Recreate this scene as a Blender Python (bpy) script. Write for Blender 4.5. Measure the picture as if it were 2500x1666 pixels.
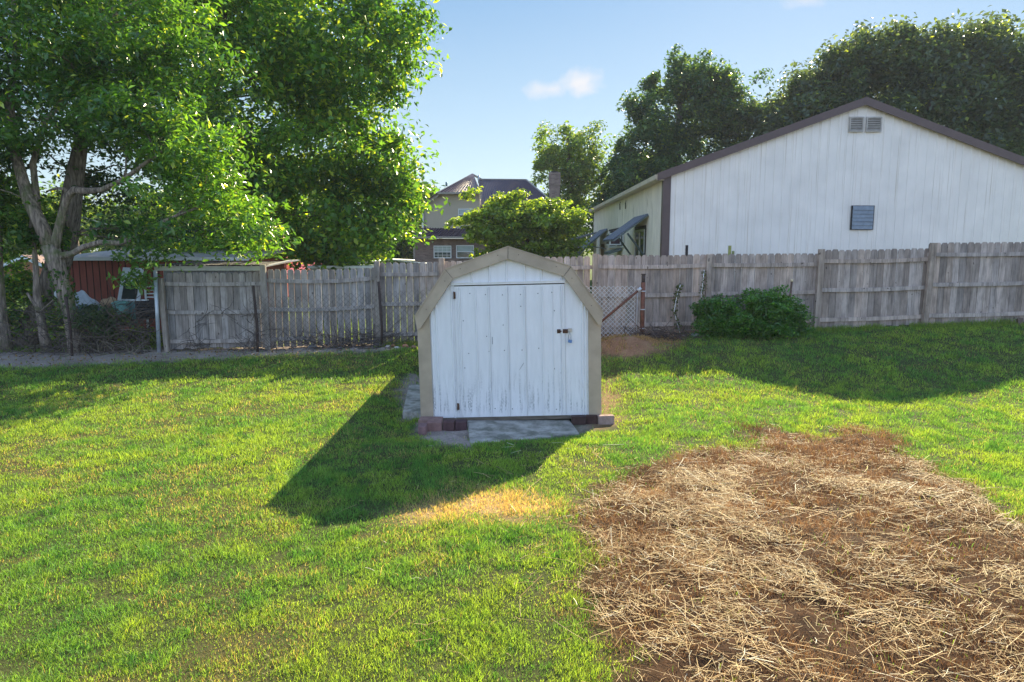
import bpy, math, random
import numpy as np
from mathutils import Vector, Matrix
rad = math.radians
for o in list(bpy.data.objects): bpy.data.objects.remove(o)
SC = bpy.context.scene
COL = SC.collection
# ------------------------------------------------------------------ camera
CAM_H, F, CX, CY = 2.3, 1666.67, 1250.0, 833.0
PIT = math.atan((CY-611)/F)
cam = bpy.data.cameras.new("camera"); cam.lens = 24; cam.sensor_width = 36; cam.clip_end = 3000; cam.clip_start = 0.05
camo = bpy.data.objects.new("camera", cam); COL.objects.link(camo)
camo.location = (0, 0, CAM_H); camo.rotation_euler = (rad(90)-PIT, 0, 0)
SC.camera = camo
# ------------------------------------------------------------------ light
SUN_D = Vector((0.66, 1.53, 1.0)).normalized()      # towards the sun
EL = math.asin(SUN_D.z); AZ = math.atan2(SUN_D.x, SUN_D.y)
w = bpy.data.worlds.new("World"); SC.world = w; w.use_nodes = True
nt = w.node_tree; nt.nodes.clear()
def wn(t, **k):
    n = nt.nodes.new(t)
    for a, b in k.items(): setattr(n, a, b)
    return n
sky = wn('ShaderNodeTexSky', sky_type='NISHITA', sun_disc=False, sun_elevation=EL, sun_rotation=AZ, altitude=200, air_density=1.0, dust_density=0.35, ozone_density=2.0)
bg = wn('ShaderNodeBackground'); bg.inputs[1].default_value = 0.118
wo = wn('ShaderNodeOutputWorld')
tc = wn('ShaderNodeTexCoord')
def wmath(op, a, b=None, clamp=False):
    n = wn('ShaderNodeMath', operation=op, use_clamp=clamp)
    for i, x in enumerate((a, b)):
        if x is None: continue
        if isinstance(x, (int, float)): n.inputs[i].default_value = x
        else: nt.links.new(x, n.inputs[i])
    return n.outputs[0]
def wvec(op, a, b=None, out=0):
    n = wn('ShaderNodeVectorMath', operation=op)
    nt.links.new(a, n.inputs[0])
    if b is not None:
        if isinstance(b, (tuple, list, Vector)): n.inputs[1].default_value = tuple(b)
        else: nt.links.new(b, n.inputs[1])
    return n.outputs[out]
sep = wn('ShaderNodeSeparateXYZ'); nt.links.new(tc.outputs['Generated'], sep.inputs[0])
# blue gradients over the physical sky, brightened out of view as added fill light
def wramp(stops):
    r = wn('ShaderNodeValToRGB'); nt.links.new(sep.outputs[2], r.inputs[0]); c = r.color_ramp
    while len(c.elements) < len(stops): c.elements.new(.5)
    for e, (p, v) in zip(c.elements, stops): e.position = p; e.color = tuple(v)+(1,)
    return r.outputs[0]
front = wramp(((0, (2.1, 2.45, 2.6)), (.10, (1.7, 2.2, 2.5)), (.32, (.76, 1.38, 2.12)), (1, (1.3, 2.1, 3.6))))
back = wramp(((0, (4.1, 4.7, 5.4)), (.14, (3.5, 4.3, 5.6)), (.36, (2.0, 2.9, 4.7)), (1, (1.2, 2.1, 3.8))))  # unseen sky behind the camera, brightened to fill the shaded fronts
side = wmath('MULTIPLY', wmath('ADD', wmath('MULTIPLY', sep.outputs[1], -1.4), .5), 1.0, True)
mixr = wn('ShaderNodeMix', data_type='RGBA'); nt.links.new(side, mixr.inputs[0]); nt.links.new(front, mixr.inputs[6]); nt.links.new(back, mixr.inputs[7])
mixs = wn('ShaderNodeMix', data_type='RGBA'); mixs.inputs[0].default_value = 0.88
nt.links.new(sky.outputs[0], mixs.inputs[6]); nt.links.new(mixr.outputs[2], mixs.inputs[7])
# small cloud and a wisp
def pdir(u, v):
    x = (u-CX)/F; y = (CY-v)/F
    return Vector((x, math.cos(PIT)+y*math.sin(PIT), -math.sin(PIT)+y*math.cos(PIT))).normalized()
noi = wn('ShaderNodeTexNoise'); noi.inputs['Scale'].default_value = 18; noi.inputs['Detail'].default_value = 6; noi.inputs['Roughness'].default_value = 0.55
nt.links.new(tc.outputs['Generated'], noi.inputs['Vector'])
cmask = None
for (u, v, ru, rv, st) in ((1404, 204, 48, 31, 1.0), (1346, 218, 54, 22, .85), (1420, 216, 40, 27, .9), (1965, 2, 48, 15, .5)):
    d = pdir(u, v)
    dl = wvec('SUBTRACT', tc.outputs['Generated'], d)
    sc_ = wvec('MULTIPLY', dl, (F/ru, F/rv, F/rv))
    ln = wvec('LENGTH', sc_, None, 1)
    nz = wmath('MULTIPLY', wmath('SUBTRACT', noi.outputs[0], 0.5), 3.4)
    m_ = wmath('SUBTRACT', 1.25, wmath('ADD', ln, nz), True)
    m_ = wmath('MULTIPLY', wmath('SMOOTH_MIN', m_, 1.0), st, True)
    cmask = m_ if cmask is None else wmath('MAXIMUM', cmask, m_)
mixc = wn('ShaderNodeMix', data_type='RGBA')
nt.links.new(cmask, mixc.inputs[0]); nt.links.new(mixs.outputs[2], mixc.inputs[6]); mixc.inputs[7].default_value = (3.0, 2.95, 3.05, 1)
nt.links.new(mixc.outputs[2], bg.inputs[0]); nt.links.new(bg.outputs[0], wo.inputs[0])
sl = bpy.data.lights.new("sun", 'SUN'); sl.energy = 5.0; sl.angle = rad(0.5); sl.color = (1.0, 0.86, 0.56)
so = bpy.data.objects.new("sun", sl); COL.objects.link(so); so.location = (20, 46, 30)
so.rotation_euler = SUN_D.to_track_quat('Z', 'Y').to_euler()
SC.view_settings.view_transform = 'Standard'; SC.view_settings.look = 'None'; SC.view_settings.exposure = 1.42; SC.view_settings.gamma = 1
SC.cycles.max_bounces = 8; SC.cycles.transparent_max_bounces = 12; SC.cycles.use_denoising = True
# ------------------------------------------------------------------ geometry of the place
def P(u, v, Y):
    """the point at distance Y seen at pixel u,v of the 2500-pixel photograph"""
    x = (u-CX)/F; y = (CY-v)/F
    dy = math.cos(PIT)+y*math.sin(PIT); dz = -math.sin(PIT)+y*math.cos(PIT)
    t = Y/dy
    return Vector((x*t, Y, CAM_H+dz*t))
def smooth(t):
    t = np.clip(t, 0, 1); return t*t*(3-2*t)
def hsh(ix, iy, seed):
    h = (ix.astype(np.int64)*374761393 + iy.astype(np.int64)*668265263 + seed*1442695041) & 0xffffffff
    h = ((h ^ (h >> 13))*1274126177) & 0xffffffff
    return ((h ^ (h >> 16)) & 0xffff)/65535.0
def vnoise(x, y, seed=0):
    x = np.asarray(x, float); y = np.asarray(y, float)
    ix = np.floor(x); iy = np.floor(y); fx = x-ix; fy = y-iy
    fx = fx*fx*(3-2*fx); fy = fy*fy*(3-2*fy)
    a = hsh(ix, iy, seed); b = hsh(ix+1, iy, seed); c = hsh(ix, iy+1, seed); d = hsh(ix+1, iy+1, seed)
    return (a*(1-fx)+b*fx)*(1-fy)+(c*(1-fx)+d*fx)*fy
def fbm(x, y, s, seed=0, oct=3):
    r = 0; a = 1; t = 0
    for k in range(oct):
        r = r+a*vnoise(np.asarray(x)*s*2**k, np.asarray(y)*s*2**k, seed+k*17); t += a; a *= .5
    return r/t
FX = [-30, -11.3, -7.7, -5.4, -3.0, -1.5, 1.8, 6.8, 9.2, 11.3, 30]
FZ = [-.25, -.03, .05, .10, .20, .27, .42, .55, .63, .70, 1.1]
def terr(x, y):
    x = np.asarray(x, float); y = np.asarray(y, float)
    zf = np.interp(x, FX, FZ)
    s = smooth((y-10.3)/4.6)
    z = s*zf+(1-s)*(0.018*np.clip(x, -8, 0)-.010*np.clip(x-1.5, 0, 8))
    b = smooth((y-16.5)/6)
    z = z*(1-b)+b*(0.15+.02*np.clip(x, -10, 20))
    m = smooth((60-np.hypot(x, y-10))/30)
    z = z+m*(fbm(x, y, .8, 5)-.5)*.05
    z = z-.075*smooth((x+2.1)/.5)*smooth((2.1-x)/.5)*smooth((y-7.9)/.6)*smooth((14.6-y)/1.5)
    # heap of soil right of the shed
    z = z+.20*np.exp(-(((x-2.35)/.65)**2+((y-13.7)/.4)**2)**1.5)
    # a low swell under the straw
    z = z+.07*np.exp(-(((x-3.2)/2.2)**2+((y-5.2)/1.6)**2)**2)
    return z
def G(u, v):
    x = (u-CX)/F; y = (CY-v)/F
    dy = math.cos(PIT)+y*math.sin(PIT); dz = -math.sin(PIT)+y*math.cos(PIT)
    z = 0.0
    for _ in range(30):
        t = (CAM_H-z)/-dz
        z = .5*z+.5*float(terr(x*t, dy*t))
    return Vector((x*t, dy*t, z))
DS = 2500/2353
def GZ(u, v, z):
    x = (u*DS-CX)/F; y = (CY-v*DS)/F
    dy = math.cos(PIT)+y*math.sin(PIT); dz = -math.sin(PIT)+y*math.cos(PIT); t = (CAM_H-z)/-dz
    return (x*t, dy*t)
def GD(u, v): return G(u*DS, v*DS)
def pip(x, y, poly, soft=.12):
    """soft mask: inside polygon, with a soft rim"""
    inside = np.zeros(x.shape, bool); dmin = np.full(x.shape, 1e9)
    n = len(poly)
    for i in range(n):
        x0, y0 = poly[i]; x1, y1 = poly[(i+1) % n]
        c = ((y0 > y) != (y1 > y)) & (x < (x1-x0)*(y-y0)/((y1-y0) or 1e-9)+x0)
        inside ^= c
        ex, ey = x1-x0, y1-y0; L = ex*ex+ey*ey or 1e-9
        t = np.clip(((x-x0)*ex+(y-y0)*ey)/L, 0, 1)
        dmin = np.minimum(dmin, np.hypot(x-x0-t*ex, y-y0-t*ey))
    d = np.where(inside, dmin, -dmin)
    return smooth(d/soft*.5+.5)
def gpoly(pts): return [tuple(GD(*p)[:2]) for p in pts]
STRAW = gpoly([(1400, 1120), (1450, 1070), (1560, 1040), (1690, 1032), (1760, 1040), (1700, 978), (1790, 985), (1880, 1015), (1925, 985), (2010, 1000), (2090, 1045), (2200, 1105), (2353, 1200)]) + [(7.5, 5.0), (7.5, 2.2), (1.0, 2.2)] + gpoly([(1385, 1568), (1375, 1480), (1345, 1350), (1325, 1240), (1350, 1170)])
DIRT_L = gpoly([(0, 846), (120, 842), (260, 836), (480, 826), (560, 822), (700, 815), (880, 806), (955, 797)])+[(-2.0, 15.6), (-13, 15.6), (-16, 14)]
DIRT_R = gpoly([(1386, 800), (1440, 806), (1500, 806), (1545, 797), (1600, 772)])+[(3.2, 15.3), (1.0, 15.3), (1.0, 13.2)]
DIRT_S = gpoly([(960, 975), (965, 1000), (1010, 1022), (1085, 1030), (1100, 960)])
DIRT_S2 = gpoly([(1300, 1000), (1350, 990), (1420, 968), (1425, 900), (1400, 870), (1375, 870), (1370, 960)])
DIRT_S3 = gpoly([(930, 965), (915, 930), (925, 880), (945, 862), (975, 862), (990, 965)])
DRY = gpoly([(900, 1183), (960, 1165), (1010, 1147), (1100, 1128), (1200, 1132), (1285, 1150), (1290, 1172), (1220, 1194), (1100, 1196), (960, 1200)])
def fields(x, y):
    wx = x+(fbm(x, y, 2.5, 91)-.5)*.5; wy = y+(fbm(x, y, 2.5, 47)-.5)*.5
    st = pip(wx, wy, STRAW, .25)
    hx = x+(fbm(x, y, 4, 11)-.5)*.3; hy = y+(fbm(x, y, 4, 12)-.5)*.3
    di = np.maximum.reduce([pip(hx, hy, DIRT_L, .3), pip(hx, hy, DIRT_R, .25), pip(hx, hy, DIRT_S, .15), pip(hx, hy, DIRT_S2, .25)*.8, pip(hx, hy, DIRT_S3, .15)*.9])
    dr = pip(hx, hy, DRY, .3)
    # thin, browned places scattered in the lawn
    th = smooth((fbm(x, y, 1.0, 3, 5)-.585)/.13)*.55+smooth((fbm(x, y, 3.2, 33, 3)-.60)/.12)*.6
    th = np.clip(th, 0, 1)*np.where(x < 1.5, 1, .45)
    return st, di, dr, th
# ------------------------------------------------------------------ materials
def new_mat(name):
    m = bpy.data.materials.new(name); m.use_nodes = True; n = m.node_tree; n.nodes.clear()
    out = n.nodes.new('ShaderNodeOutputMaterial'); return m, n, out
def lk(n, a, b): n.links.new(a, b)
def mix(n, f, a, b, typ='MIX'):
    x = n.nodes.new('ShaderNodeMix'); x.data_type = 'RGBA'; x.blend_type = typ
    for s, val in ((0, f), (6, a), (7, b)):
        if hasattr(val, 'is_output'): lk(n, val, x.inputs[s])
        elif s: x.inputs[s].default_value = tuple(val)[:3]+(1,)
        else: x.inputs[0].default_value = val
    return x.outputs[2]
def ramp(n, src, stops):
    r = n.nodes.new('ShaderNodeValToRGB'); lk(n, src, r.inputs[0]); c = r.color_ramp
    while len(c.elements) < len(stops): c.elements.new(.5)
    for e, (p, v) in zip(c.elements, stops):
        e.position = p; e.color = (v, v, v, 1) if isinstance(v, (int, float)) else tuple(v)+(1,)
    return r.outputs[0]
def noise(n, scale=5, stretch=(1, 1, 1), detail=4, rough=.55, loc=(0, 0, 0)):
    t = n.nodes.new('ShaderNodeTexCoord'); mp = n.nodes.new('ShaderNodeMapping'); mp.inputs['Scale'].default_value = stretch; mp.inputs['Location'].default_value = loc
    lk(n, t.outputs['Object'], mp.inputs[0]); x = n.nodes.new('ShaderNodeTexNoise')
    x.inputs['Scale'].default_value = scale; x.inputs['Detail'].default_value = detail; x.inputs['Roughness'].default_value = rough
    lk(n, mp.outputs[0], x.inputs[0]); return x.outputs[0]
def surf(name, col, rough=.6, metal=0, var=.25, vs=4, stretch=(1, 1, 1), bump=.0, bs=40, bstretch=(1, 1, 1), attr=False, spec=.5, stain=None, stain_lo=.6, stain_hi=.75, stain_s=3, stain_st=(1, 1, 1)):
    m, n, out = new_mat(name); b = n.nodes.new('ShaderNodeBsdfPrincipled'); lk(n, b.outputs[0], out.inputs[0])
    c = None
    if attr:
        a = n.nodes.new('ShaderNodeAttribute'); a.attribute_name = 'Col'; c = a.outputs[0]
        if col is not None: c = mix(n, 1, c, col, 'MULTIPLY')
    f = ramp(n, noise(n, vs, stretch), [(.28, 1-var), (.72, 1+var*.6)])
    c = mix(n, 1, c if c is not None else col, f, 'MULTIPLY')
    if stain:
        s = ramp(n, noise(n, stain_s, stain_st, 6, .65, (3, 7, 1)), [(stain_lo, 0.0), (stain_hi, 1.0)])
        c = mix(n, s, c, stain)
    lk(n, c, b.inputs['Base Color']); b.inputs['Roughness'].default_value = rough; b.inputs['Metallic'].default_value = metal
    b.inputs['Specular IOR Level'].default_value = spec
    if bump:
        bp = n.nodes.new('ShaderNodeBump'); bp.inputs['Strength'].default_value = bump; bp.inputs['Distance'].default_value = .02
        lk(n, noise(n, bs, bstretch, 5, .6), bp.inputs['Height']); lk(n, bp.outputs[0], b.inputs['Normal'])
    return m
def leafy(name, trans=.45, rough=.45, spec=.35, tint=(1.15, 1.1, .55), gain=1.0):
    m, n, out = new_mat(name)
    a = n.nodes.new('ShaderNodeAttribute'); a.attribute_name = 'Col'
    b = n.nodes.new('ShaderNodeBsdfPrincipled'); lk(n, a.outputs[0], b.inputs['Base Color']); b.inputs['Roughness'].default_value = rough
    b.inputs['Specular IOR Level'].default_value = spec
    t = n.nodes.new('ShaderNodeBsdfTranslucent'); lk(n, mix(n, 1, a.outputs[0], [x*gain for x in tint], 'MULTIPLY'), t.inputs[0])
    s = n.nodes.new('ShaderNodeMixShader'); s.inputs[0].default_value = trans
    lk(n, b.outputs[0], s.inputs[1]); lk(n, t.outputs[0], s.inputs[2]); lk(n, s.outputs[0], out.inputs[0])
    return m
# ------------------------------------------------------------------ builders
def setp(o, label=None, cat=None, group=None, kind=None):
    if label: o['label'] = label
    if cat: o['category'] = cat
    if group: o['group'] = group
    if kind: o['kind'] = kind
    return o
def thing(name, loc, label, cat, group=None, rot=(0, 0, 0)):
    o = bpy.data.objects.new(name, None); COL.objects.link(o); o.location = loc; o.rotation_euler = rot; o.empty_display_size = .2
    return setp(o, label, cat, group)
LOCALS = set()
def npmesh(name, V, Fc, mat, colors=None, parent=None, origin=(0, 0, 0), smoothf=False):
    """one mesh from arrays; colours per vertex"""
    me = bpy.data.meshes.new(name); V = np.asarray(V, np.float32)
    off = Vector(origin)
    p = parent; loc = False
    while p is not None:
        if p.name in LOCALS: loc = True
        off = off+(p.location if not loc else Vector((0, 0, 0))); p = p.parent
    if loc: off = Vector((0, 0, 0))
    V = V-np.array(off, np.float32)
    Fc = np.asarray(Fc, np.int32); M, k = Fc.shape
    me.vertices.add(len(V)); me.vertices.foreach_set('co', V.ravel())
    me.loops.add(M*k); me.loops.foreach_set('vertex_index', Fc.ravel())
    me.polygons.add(M); me.polygons.foreach_set('loop_start', np.arange(0, M*k, k, dtype=np.int32))
    if smoothf: me.polygons.foreach_set('use_smooth', np.ones(M, bool))
    me.update(calc_edges=True)
    if colors is not None:
        c = np.ones((len(V), 4), np.float32); c[:, :3] = colors
        a = me.attributes.new('Col', 'FLOAT_COLOR', 'POINT'); a.data.foreach_set('color', c.ravel())
    me.materials.append(mat)
    o = bpy.data.objects.new(name, me); COL.objects.link(o)
    if parent: o.parent = parent
    else: o.location = origin
    return o
class MB:
    def __init__(s): s.v = []; s.f = []; s.mi = []; s.c = []; s.sm = []
    def add(s, vs, fs, mi=0, col=(1, 1, 1), sm=False):
        b = len(s.v); s.v += [Vector(x) for x in vs]; s.c += [col]*len(vs)
        for f in fs: s.f.append([b+i for i in f]); s.mi.append(mi); s.sm.append(sm)
    def box(s, a, b, mi=0, col=(1, 1, 1), M=None, bev=0):
        x0, y0, z0 = a; x1, y1, z1 = b
        vs = [Vector(p) for p in ((x0, y0, z0), (x1, y0, z0), (x1, y1, z0), (x0, y1, z0), (x0, y0, z1), (x1, y0, z1), (x1, y1, z1), (x0, y1, z1))]
        if M is not None: vs = [M @ v for v in vs]
        s.add(vs, [(0, 3, 2, 1), (4, 5, 6, 7), (0, 1, 5, 4), (1, 2, 6, 5), (2, 3, 7, 6), (3, 0, 4, 7)], mi, col)
    def cbox(s, c, d, mi=0, col=(1, 1, 1), rot=(0, 0, 0)):
        from mathutils import Euler
        M = Matrix.Translation(c) @ Euler(rot).to_matrix().to_4x4()
        s.box((-d[0]/2, -d[1]/2, -d[2]/2), (d[0]/2, d[1]/2, d[2]/2), mi, col, M)
    def bar(s, p, q, w, h=None, mi=0, col=(1, 1, 1), up=(0, 0, 1)):
        p = Vector(p); q = Vector(q); d = (q-p); h = h or w
        if d.length < 1e-6: return
        d.normalize(); up = Vector(up)
        if abs(d.dot(up)) > .98: up = Vector((1, 0, 0))
        sx = d.cross(up).normalized()*w/2; sz = d.cross(sx).normalized()*h/2
        vs = [p-sx-sz, p+sx-sz, p+sx+sz, p-sx+sz, q-sx-sz, q+sx-sz, q+sx+sz, q-sx+sz]
        s.add(vs, [(0, 1, 2, 3), (7, 6, 5, 4), (0, 4, 5, 1), (1, 5, 6, 2), (2, 6, 7, 3), (3, 7, 4, 0)], mi, col)
    def tube(s, pts, rs, seg=8, mi=0, col=(1, 1, 1), cap=True, wob=0, rng=None):
        pts = [Vector(p) for p in pts]; n = len(pts)
        if isinstance(rs, (int, float)): rs = [rs]*n
        ref = Vector((.31, .17, .93)).normalized(); rings = []; b = len(s.v)
        for i, p in enumerate(pts):
            d = (pts[min(i+1, n-1)]-pts[max(i-1, 0)]).normalized()
            a = d.cross(ref)
            if a.length < .15: a = d.cross(Vector((1, 0, 0)))
            a.normalize(); c = d.cross(a)
            for k in range(seg):
                t = 2*math.pi*k/seg
                r = rs[i]*(1+(wob*(rng.random()-.5) if wob else 0))
                s.v.append(p+a*math.cos(t)*r+c*math.sin(t)*r); s.c.append(col)
        for i in range(n-1):
            for k in range(seg):
                k2 = (k+1) % seg
                s.f.append([b+i*seg+k, b+i*seg+k2, b+(i+1)*seg+k2, b+(i+1)*seg+k]); s.mi.append(mi); s.sm.append(True)
        if cap:
            s.f.append([b+k for k in range(seg)][::-1]); s.mi.append(mi); s.sm.append(False)
            s.f.append([b+(n-1)*seg+k for k in range(seg)]); s.mi.append(mi); s.sm.append(False)
    def prism(s, poly, d, mi=0, col=(1, 1, 1)):
        """polygon (3-D points) extruded by vector d"""
        d = Vector(d); n = len(poly); p = [Vector(q) for q in poly]
        s.add(p+[q+d for q in p], [tuple(range(n)), tuple(range(2*n-1, n-1, -1))]+[(i, n+i, n+(i+1) % n, (i+1) % n) for i in range(n)], mi, col)
    def rock(s, c, d, rng, mi=0, col=(1, 1, 1)):
        import bmesh
        bm = bmesh.new(); bmesh.ops.create_icosphere(bm, subdivisions=2, radius=1)
        k = [rng.uniform(-9, 9) for _ in range(6)]
        vs = []
        for v in bm.verts:
            q = v.co; r = 1+.16*math.sin(q.x*3+k[0])*math.cos(q.y*3.4+k[1])+.12*math.sin(q.z*4.1+k[2]+q.x*2)
            vs.append(Vector((q.x*d[0]*r, q.y*d[1]*r, q.z*d[2]*r))+Vector(c))
        s.add(vs, [tuple(v.index for v in f.verts) for f in bm.faces], mi, col, True); bm.free()
    def build(s, name, mats, parent=None, origin=(0, 0, 0), bevel=0):
        if not isinstance(mats, (list, tuple)): mats = [mats]
        me = bpy.data.meshes.new(name)
        off = Vector(origin); p = parent; loc = False
        while p is not None:
            if p.name in LOCALS: loc = True
            off = off+p.location; p = p.parent
        if loc: off = Vector((0, 0, 0))
        me.from_pydata([v-off for v in s.v], [], s.f)
        me.polygons.foreach_set('material_index', s.mi); me.polygons.foreach_set('use_smooth', s.sm)
        a = me.attributes.new('Col', 'FLOAT_COLOR', 'POINT'); c = np.ones((len(s.v), 4), np.float32); c[:, :3] = np.array(s.c); a.data.foreach_set('color', c.ravel())
        for m in mats: me.materials.append(m)
        import bmesh
        bm = bmesh.new(); bm.from_mesh(me); bmesh.ops.recalc_face_normals(bm, faces=bm.faces); bm.to_mesh(me); bm.free()
        o = bpy.data.objects.new(name, me); COL.objects.link(o)
        if parent: o.parent = parent
        else: o.location = origin
        if bevel:
            b = o.modifiers.new('bevel', 'BEVEL'); b.width = bevel; b.segments = 2; b.limit_method = 'ANGLE'; b.angle_limit = rad(50)
        return o
# ------------------------------------------------------------------ ground
nr = np.random.default_rng(7)
def lerp(a, b, t): return a+(b-a)*t
def ground_sheet():
    xs = np.unique(np.concatenate([np.arange(-17, 17.01, .07), np.linspace(-60, -17, 30), np.linspace(17, 60, 30), [-1500, -700, -300, -120, 120, 300, 700, 1500]]))
    ys = np.unique(np.concatenate([np.arange(1.5, 17, .06), np.linspace(17, 60, 60), [-200, -60, -20, -5, 0, 80, 120, 200, 400, 800, 1500]]))
    X, Y = np.meshgrid(xs, ys); Z = terr(X, Y)
    st, di, dr, th = fields(X, Y)
    n1 = fbm(X, Y, 9, 2, 3)[..., None]; n2 = fbm(X, Y, 2.3, 8, 3)[..., None]
    Z = Z+(st*.075+di*.05)*(fbm(X, Y, 5, 55, 3)-.5)*1.3
    lawn = lerp(np.array([.04, .055, .014]), np.array([.085, .085, .03]), n1)
    thatch = lerp(np.array([.025, .012, .007]), np.array([.10, .048, .022]), n1)
    soil = lerp(np.array([.22, .17, .145]), np.array([.46, .38, .33]), n1*.6+n2*.4)
    red = lerp(np.array([.20, .10, .055]), np.array([.38, .21, .12]), n1)
    isR = smooth((X-0.9)/.3)[..., None]
    soil = lerp(soil, red, isR)
    dry = np.array([.42, .28, .13])*(.7+.6*n1)
    c = lerp(lawn, np.array([.12, .085, .035])*np.ones_like(lawn), (th*.5)[..., None])
    c = lerp(c, dry, dr[..., None]); c = lerp(c, thatch, st[..., None]); c = lerp(c, soil, di[..., None])
    far = smooth((Y-16.2)/2)[..., None]
    c = lerp(c, np.array([.07, .115, .025])*(.6+.8*n2), far)
    ny, nx = X.shape
    V = np.stack([X, Y, Z], -1).reshape(-1, 3)
    i = np.arange(ny*nx).reshape(ny, nx)
    Fc = np.stack([i[:-1, :-1], i[:-1, 1:], i[1:, 1:], i[1:, :-1]], -1).reshape(-1, 4)
    m = surf('soil_and_turf', None, .95, var=.35, vs=30, bump=.6, bs=60, attr=True, spec=.15)
    o = npmesh('ground', V, Fc, m, c.reshape(-1, 3), smoothf=True)
    setp(o, kind='structure')
ground_sheet()
# areas with no grass: footprints
SHED_X0, SHED_X1, SHED_Y0, SHED_Y1 = -1.26, 1.24, 9.2, 13.9
def blocked(x, y):
    b = (x > SHED_X0-.02) & (x < SHED_X1+.05) & (y > 9.12) & (y < SHED_Y1)
    for poly in (SLAB, SIDE_SLAB): b |= pip(x, y, poly, .02) > .5
    b |= (y > 8.72) & (y < 9.4) & (((x > 1.14) & (x < 1.42)) | ((x > -1.3) & (x < -.6)) | ((x > .8) & (x < 1.2)))
    return b
SLAB = [GZ(u, v, -.045) for u, v in ((1074, 966), (1308, 964), (1332, 996), (1080, 1022))]
SIDE_SLAB = [GZ(u, v, .0) for u, v in ((940, 884), (972, 884), (972, 948), (925, 946))]
def blades(name, x, y, L, W, lean, cols, mat, **tags):
    """every blade: a narrow two-step ribbon that bends over"""
    n = len(x); z = terr(x, y)
    a = nr.random(n)*2*np.pi; dx = np.cos(a); dy = np.sin(a)
    b = nr.random(n)*2*np.pi; sx = np.cos(b)*W/2; sy = np.sin(b)*W/2
    ln = lean*(.4+nr.random(n))
    h = L*np.cos(ln); r = L*np.sin(ln)
    V = np.empty((n, 5, 3), np.float32)
    V[:, 0] = np.stack([x-sx, y-sy, z-.004], 1); V[:, 1] = np.stack([x+sx, y+sy, z-.004], 1)
    mx = x+dx*r*.35; my = y+dy*r*.35; mz = z+h*.62
    V[:, 2] = np.stack([mx+sx*.8, my+sy*.8, mz], 1); V[:, 3] = np.stack([mx-sx*.8, my-sy*.8, mz], 1)
    V[:, 4] = np.stack([x+dx*r, y+dy*r, z+h], 1)
    i = (np.arange(n)*5)[:, None]
    Fc = np.concatenate([i+np.array([0, 1, 2]), i+np.array([0, 2, 3]), i+np.array([3, 2, 4])])
    o = npmesh(name, V.reshape(-1, 3), Fc, mat, np.repeat(cols, 5, 0))
    setp(o, kind='stuff', **tags); return o
def scatter(bands):
    X = []; Y = []; S = []
    for y0, y1, dens, sc in bands:
        hw = .80*y1+2.2; n = int((y1-y0)*2*hw*dens)
        y = y0+nr.random(n)*(y1-y0); x = (nr.random(n)*2-1)*hw
        X.append(x); Y.append(y); S.append(np.full(n, sc))
    return np.concatenate(X), np.concatenate(Y), np.concatenate(S)
x, y, s = scatter([(2.6, 4.2, 12500, .85), (4.2, 5.5, 10000, .95), (5.5, 7, 7500, 1.1), (7, 9, 5200, 1.3), (9, 11.5, 3400, 1.5), (11.5, 15.0, 1900, 1.9)])
st, di, dr, th = fields(x, y)
cl = fbm(x, y, 5, 71, 3)                      # tufts
keep = (nr.random(len(x)) > st*.985) & (nr.random(len(x)) > di*.975) & ~blocked(x, y) & (nr.random(len(x)) > th*.18) & (nr.random(len(x)) < .10+1.45*cl)
x, y, s, dr, th, di, cl = [q[keep] for q in (x, y, s, dr, th, di, cl)]
n = len(x)
lush = (smooth((fbm(x, y, 1.5, 61, 4)-.36)/.28)*.75+.1)[:, None]; yel = fbm(x, y, 3.5, 9, 3)[:, None]; rr = nr.random((n, 1))
pg = lerp(np.array([.30, .42, .070]), np.array([.11, .28, .070]), np.clip(lush*.8+(yel-.5)*.8, 0, 1))
# clover and broad weeds make darker spots, worn spots are straw-brown
pg = lerp(pg, np.array([.09, .24, .05]), smooth((fbm(x, y, 6, 131, 2)-.63)/.08)[:, None]*.8)
tan = lerp(np.array([.36, .27, .11]), np.array([.54, .46, .22]), rr)
dead = (nr.random(n) < .015+.42*th)[:, None]
c = np.where(dead, tan, pg)*(.45+1.0*nr.random((n, 1)))
c = lerp(c, np.array([.58, .42, .22])*(.6+.7*rr), (nr.random(n) < dr*.93)[:, None]*1.0)
L = .036*(.6+.8*nr.random(n))*(.15+1.8*cl)*np.sqrt(s)*(1-.25*th)*(1+1.1*(nr.random(n) < .02))
M_GRASS = leafy('grass_blades', .52, .45, .3, (1.3, 1.25, .5), 1.15)
blades('grass', x, y, L, .0042*s*(.7+.6*nr.random(n)), np.full(n, .80), c, M_GRASS)
# grass on the far side of the fence
n = 60000; x = -22+nr.random(n)*26; y = 15.4+nr.random(n)*10
cl = fbm(x, y, 2, 71, 3); c = lerp(np.array([.10, .20, .03]), np.array([.20, .30, .05]), nr.random((n, 1)))
blades('rough_grass', x, y, .10*(.4+nr.random(n))*(.5+cl), np.full(n, .014), np.full(n, .6), c, M_GRASS)
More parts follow.
